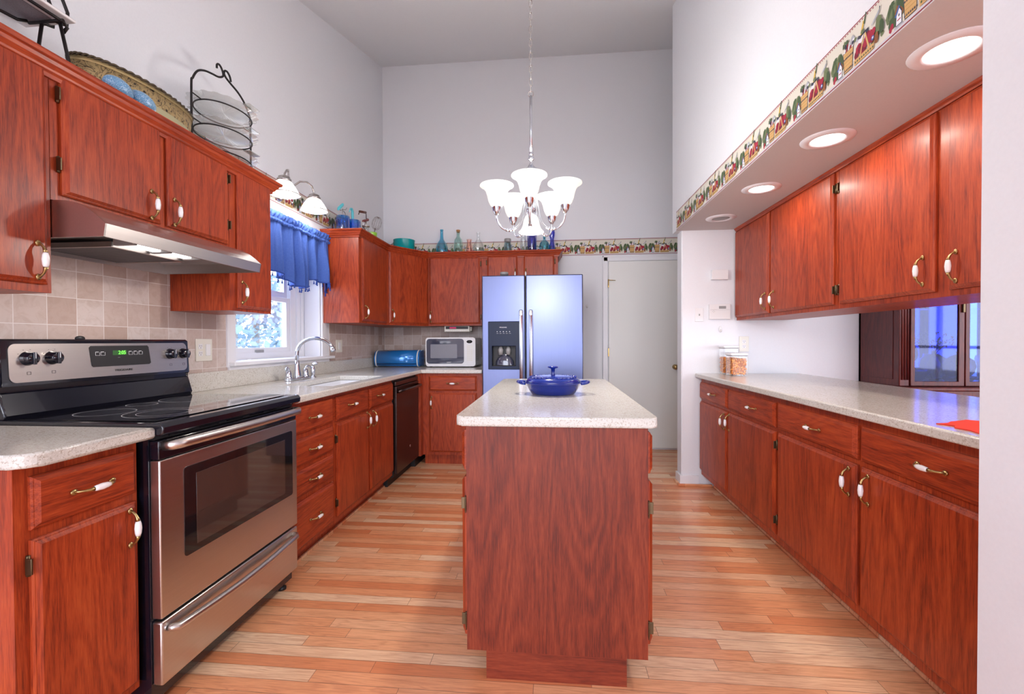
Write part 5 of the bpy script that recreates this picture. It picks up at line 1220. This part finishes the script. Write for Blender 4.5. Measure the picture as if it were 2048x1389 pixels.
# beater jar with red wooden handles
t = W_('beater_jar', 'clear glass beater jar with dark red wooden crank and handle', 'beater', (-1.68, 3.86, ZB))
b = MB(); b.lathe([(0, .001), (.036, .001), (.042, .01), (.043, .07), (.034, .095), (.030, .11), (.032, .115)], (-1.66, 3.865, ZB), M['g_clear'], 24); b.build('glass', t)
b = MB(); b.lathe([(0, .116), (.033, .116), (.033, .128), (.012, .132), (0, .132)], (-1.66, 3.865, ZB), M['nickel'], 20); b.tube([(-1.66, 3.865, ZB+.02), (-1.66, 3.862, ZB+.165)], .004, M['nickel'], 8); b.tube([(-1.655, 3.865+.035*cos(a)-.03, ZB+.13+.045*sin(a)) for a in [2*pi*i/20 for i in range(20)]], .003, M['nickel'], 6, closed=True); b.build('gear', t)
b = MB(); b.tube([(-1.66, 3.80, ZB+.150), (-1.66, 3.815, ZB+.155), (-1.66, 3.87, ZB+.175), (-1.66, 3.905, ZB+.19), (-1.66, 3.92, ZB+.195)], [.007, .012, .010, .013, .007], M['redwood'], 12); b.build('crank_handle', t)
b = MB(); b.tube([(-1.66, 3.715, ZB+.185), (-1.66, 3.735, ZB+.215), (-1.66, 3.75, ZB+.22)], .0035, M['iron'], 6); b.tube([(-1.66, 3.74, ZB+.218), (-1.66, 3.86, ZB+.243)], [.010, .011], M['brownW'], 12); b.tube([(-1.66, 3.86, ZB+.243), (-1.66, 3.873, ZB+.232), (-1.66, 3.875, ZB+.115)], .0035, M['iron'], 6); b.build('top_handle', t)
# lime cup with whisk
t = W_('lime_cup', 'small lime green cup above the corner cabinet', 'cup', (-1.66, 3.99, ZB))
b = MB(); b.lathe([(0, .001), (.030, .001), (.044, .03), (.050, .085), (.052, .092), (.049, .092), (.045, .08), (.026, .01), (0, .008)], (-1.66, 3.985, ZB), M['lime'], 28); b.build('cup', t)
t = W_('wire_whisk', 'balloon wire whisk standing in the lime green cup', 'whisk', (-1.66, 4.0, ZB+.01))
b = MB(); p0 = Vector((-1.66, 3.990, ZB+.012)); p1 = Vector((-1.66, 4.075, ZB+.15)); b.tube([p0, p1], .006, M['nickel'], 8); b.build('handle', t)
dv = (p1-p0).normalized(); e1 = Vector((1, 0, 0)); e2 = dv.cross(e1)
b = MB()
for k in range(6):
    a = pi*k/6; w = e1*cos(a)+e2*sin(a)
    b.tube([p1+dv*(.15*(1-cos(pi*q/16))/2 if q <= 16 else .15*(1-cos(pi*q/16))/2)+w*.044*(1 if q <= 16 else -1)*abs(sin(pi*q/16))**.8*(1 if q <= 16 else 1) for q in range(0, 33)], .0014, M['nickel'], 5)
b.build('wires', t)

# ================================================================== CHINA HUTCH in the dining room
hu = thing('china_hutch', 'dark mahogany china hutch with glass doors seen through the pass-through', 'hutch', (2.95, 3.54, 0))
HX0, HX1, HFY = 2.38, 3.55, 3.33
b = MB(); b.box(HX0-.0, HX1, HFY-.06, 3.735, 0, .83, M['woodDk'], .004); b.box(HX0-.02, HX1+.02, HFY-.08, 3.735, .83, .855, M['woodDk'], .006); b.build('buffet_base', hu)
b = MB(); b.box(HX0, HX0+.022, HFY, 3.735, .855, 2.05, M['woodDk']); b.box(HX1-.022, HX1, HFY, 3.735, .855, 2.05, M['woodDk']); b.box(HX0, HX1, 3.715, 3.735, .855, 2.05, M['woodDk']); b.box(HX0, HX1, HFY, 3.735, 2.03, 2.07, M['woodDk']); b.box(HX0+.022, HX1-.022, HFY+.02, 3.715, .856, .872, M['woodDk']); b.build('carcass', hu)
b = MB(); b.box(HX0-.004, HX0+.0, HFY+.05, 3.70, .90, 1.98, M['woodDk'], .0015); b.build('side_panel', hu)
b = MB(); b.box(HX0+.022, HX1-.022, HFY+.06, 3.714, 1.385, 1.392, M['pane']); b.build('glass_shelf', hu)
b = MB(); b.box(HX0-.006, HX0+.058, HFY-.016, HFY, .856, 2.05, M['woodDk'], .005); 
for dx in (.010, .028, .046): b.tube([(HX0+dx, HFY-.018, .90), (HX0+dx, HFY-.018, 2.0)], .006, M['woodDk'], 8)
b.build('pilaster', hu)
b = MB(); b.box(HX0+.024, HX1-.024, 3.708, 3.7135, .88, 2.02, M['mirror']); b.build('mirror_back', hu)
for k, (x0_, x1_) in enumerate(((2.442, 2.782), (2.788, 3.128), (3.134, 3.474))):
    b = MB(); b.cells([x0_, x0_+.028, x1_-.035, x1_], [.858, .890, 1.97, 2.01], lambda i, j: not (i == 1 and j == 1), HFY-.022, HFY-.001, 'Y', M['woodDk'], .004, 2); dr_ = b.build('door', hu)
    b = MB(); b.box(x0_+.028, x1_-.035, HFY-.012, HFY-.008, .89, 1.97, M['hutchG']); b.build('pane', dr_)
    b = MB(); b.box(x1_-.022, x1_-.006, HFY-.036, HFY-.022, 1.36, 1.42, M['brassD'], .003); b.build('latch', dr_)
def hl(name, label, cat, prof, x, y, m, zb=.873, sc=(1, 1)):
    b = MB(); b.lathe([(r, z+zb) for r, z in prof], (x, y, 0), m, 24, 'Z', sc); o = b.build(name, org=(x, y, zb)); tag(o, label, cat); return o
hl('serving_bowl', 'dark wide bowl at the left of the hutch', 'bowl', [(0, .001), (.05, .001), (.06, .02), (.095, .07), (.11, .10), (.105, .10), (.09, .07), (0, .02)], 2.60, 3.50, M['dkcer'])
b = MB(); b.lathe([(0, .0), (.055, .003), (.085, .012), (.088, .016), (.055, .008), (0, .004)], (0, 0, 0), M['dkcer'], 32, 'Y')
for v in b.bm.verts: v.co = Matrix.Rotation(radians(-12), 3, 'X') @ v.co + Vector((2.675, 3.655, 1.085))
b.box(2.64, 2.71, 3.64, 3.69, .8735, 1.0, M['dkcer']); tag(b.build('display_plate', org=(2.675, 3.62, .873)), 'dark round plate propped upright inside the hutch', 'plate')
t = thing('flower_vase', 'dark vase of dried sprigs inside the hutch', 'vase', (2.80, 3.58, .873))
b = MB(); b.lathe([(0, .001), (.03, .001), (.022, .02), (.045, .09), (.05, .13), (.03, .17), (.038, .19)], (2.80, 3.58, .873), M['dkcer'], 24); b.build('vase', t)
b = MB(); rnd = random.Random(5)
for k in range(22):
    a = rnd.uniform(0, 2*pi); s_ = rnd.uniform(.03, .13); h_ = rnd.uniform(.06, .17)
    e_ = Vector((2.80+s_*cos(a), 3.58+s_*.5*sin(a), 1.063+h_)); b.tube([(2.80, 3.58, 1.05), (2.80+s_*.4*cos(a), 3.58+s_*.2*sin(a), 1.063+h_*.6), e_], .0015, M['leafD'], 4)
    for q in range(4): b.ell(e_+Vector((rnd.uniform(-.012, .012), rnd.uniform(-.01, .01), rnd.uniform(-.02, .01))), (.006, .003, .007), M['leafD'], 6, 4)
b.build('sprigs', t)
hl('soup_tureen', 'dark rounded tureen in the middle of the hutch', 'tureen', [(0, .001), (.05, .001), (.05, .015), (.085, .06), (.095, .11), (.085, .15), (.04, .185), (.012, .195), (.016, .215), (0, .22)], 2.985, 3.60, M['dkcer'])
hl('cut_glass_vase', 'sparkling cut-glass goblet in the right bay of the hutch', 'goblet', [(0, .001), (.035, .001), (.03, .01), (.008, .03), (.008, .07), (.035, .11), (.055, .16), (.05, .19)], 3.06, 3.48, M['cutg'])
for k, (x_, y_) in enumerate(((2.465, 3.42), (2.775, 3.40), (2.90, 3.44))):
    hl('small_dish', ['small dark dish at the front left of the hutch', 'small dark dish in front of the hutch plate', 'small dark dish in front of the hutch tureen'][k], 'dish', [(0, .001), (.03, .001), (.035, .01), (.055, .035), (.06, .045), (.055, .045), (.03, .015), (0, .012)], x_, y_, M['dkcer'])

# ================================================================== OUTSIDE
b = MB(); b.box(-16, XW-.16, -6, 14, -.9, -.7, M['lawn']); o = b.build('lawn'); o['kind'] = 'structure'
b = MB(); b.box(-14, 16, -26, YS-.01, -.2, -.07, M['dkground']); o = b.build('unseen_dark_ground'); o['kind'] = 'structure'  # unseen ground, added so fridge and steel reflect less bright sky
b = MB(); b.box(XE+.12, 18, -3, 10, -.9, -.5, M['lawn']); o = b.build('lawn'); o['kind'] = 'structure'
def tree(x, y, h, r, label, seed, zb=-.7):
    t = thing('tree', label, 'tree', (x, y, zb), 'pale trees beyond the kitchen window'); rn_ = random.Random(seed)
    b = MB(); b.tube([(x, y, zb), (x+.05, y, zb+h*.4), (x-.04, y+.05, zb+h*.8)], [.14, .10, .05], M['bark'], 8); b.build('trunk', t)
    b = MB(); v = []; f = []
    for k in range(4500):
        a, q, w = rn_.uniform(0, 2*pi), rn_.uniform(0, 1)**.6, rn_.uniform(-1, 1); rr_ = r*(1-w*w)**.5*(.75+.25*q)+rn_.uniform(-.15, .15)
        c = Vector((x+rr_*cos(a), y+rr_*sin(a), zb+h*.62+w*h*.46)); s_ = rn_.uniform(.05, .11)
        A = Vector((rn_.uniform(-1, 1), rn_.uniform(-1, 1), rn_.uniform(-1, 1))).normalized(); B = A.orthogonal().normalized(); n = len(v)
        v += [tuple(c+A*s_), tuple(c+B*s_*.6), tuple(c-A*s_), tuple(c-B*s_*.6)]; f.append((n, n+1, n+2, n+3))
    b.faces(v, f, M['leafP']); b.build('crown', t)
tree(-6.6, 8.6, 5.2, 1.7, 'leafy tree at the left of the view through the kitchen window', 1)
tree(-8.6, 12.2, 6.5, 2.0, 'tallest leafy tree, farthest out beyond the window', 2)
tree(-5.2, 11.6, 4.2, 1.1, 'small leafy tree at the right of the window view', 4)
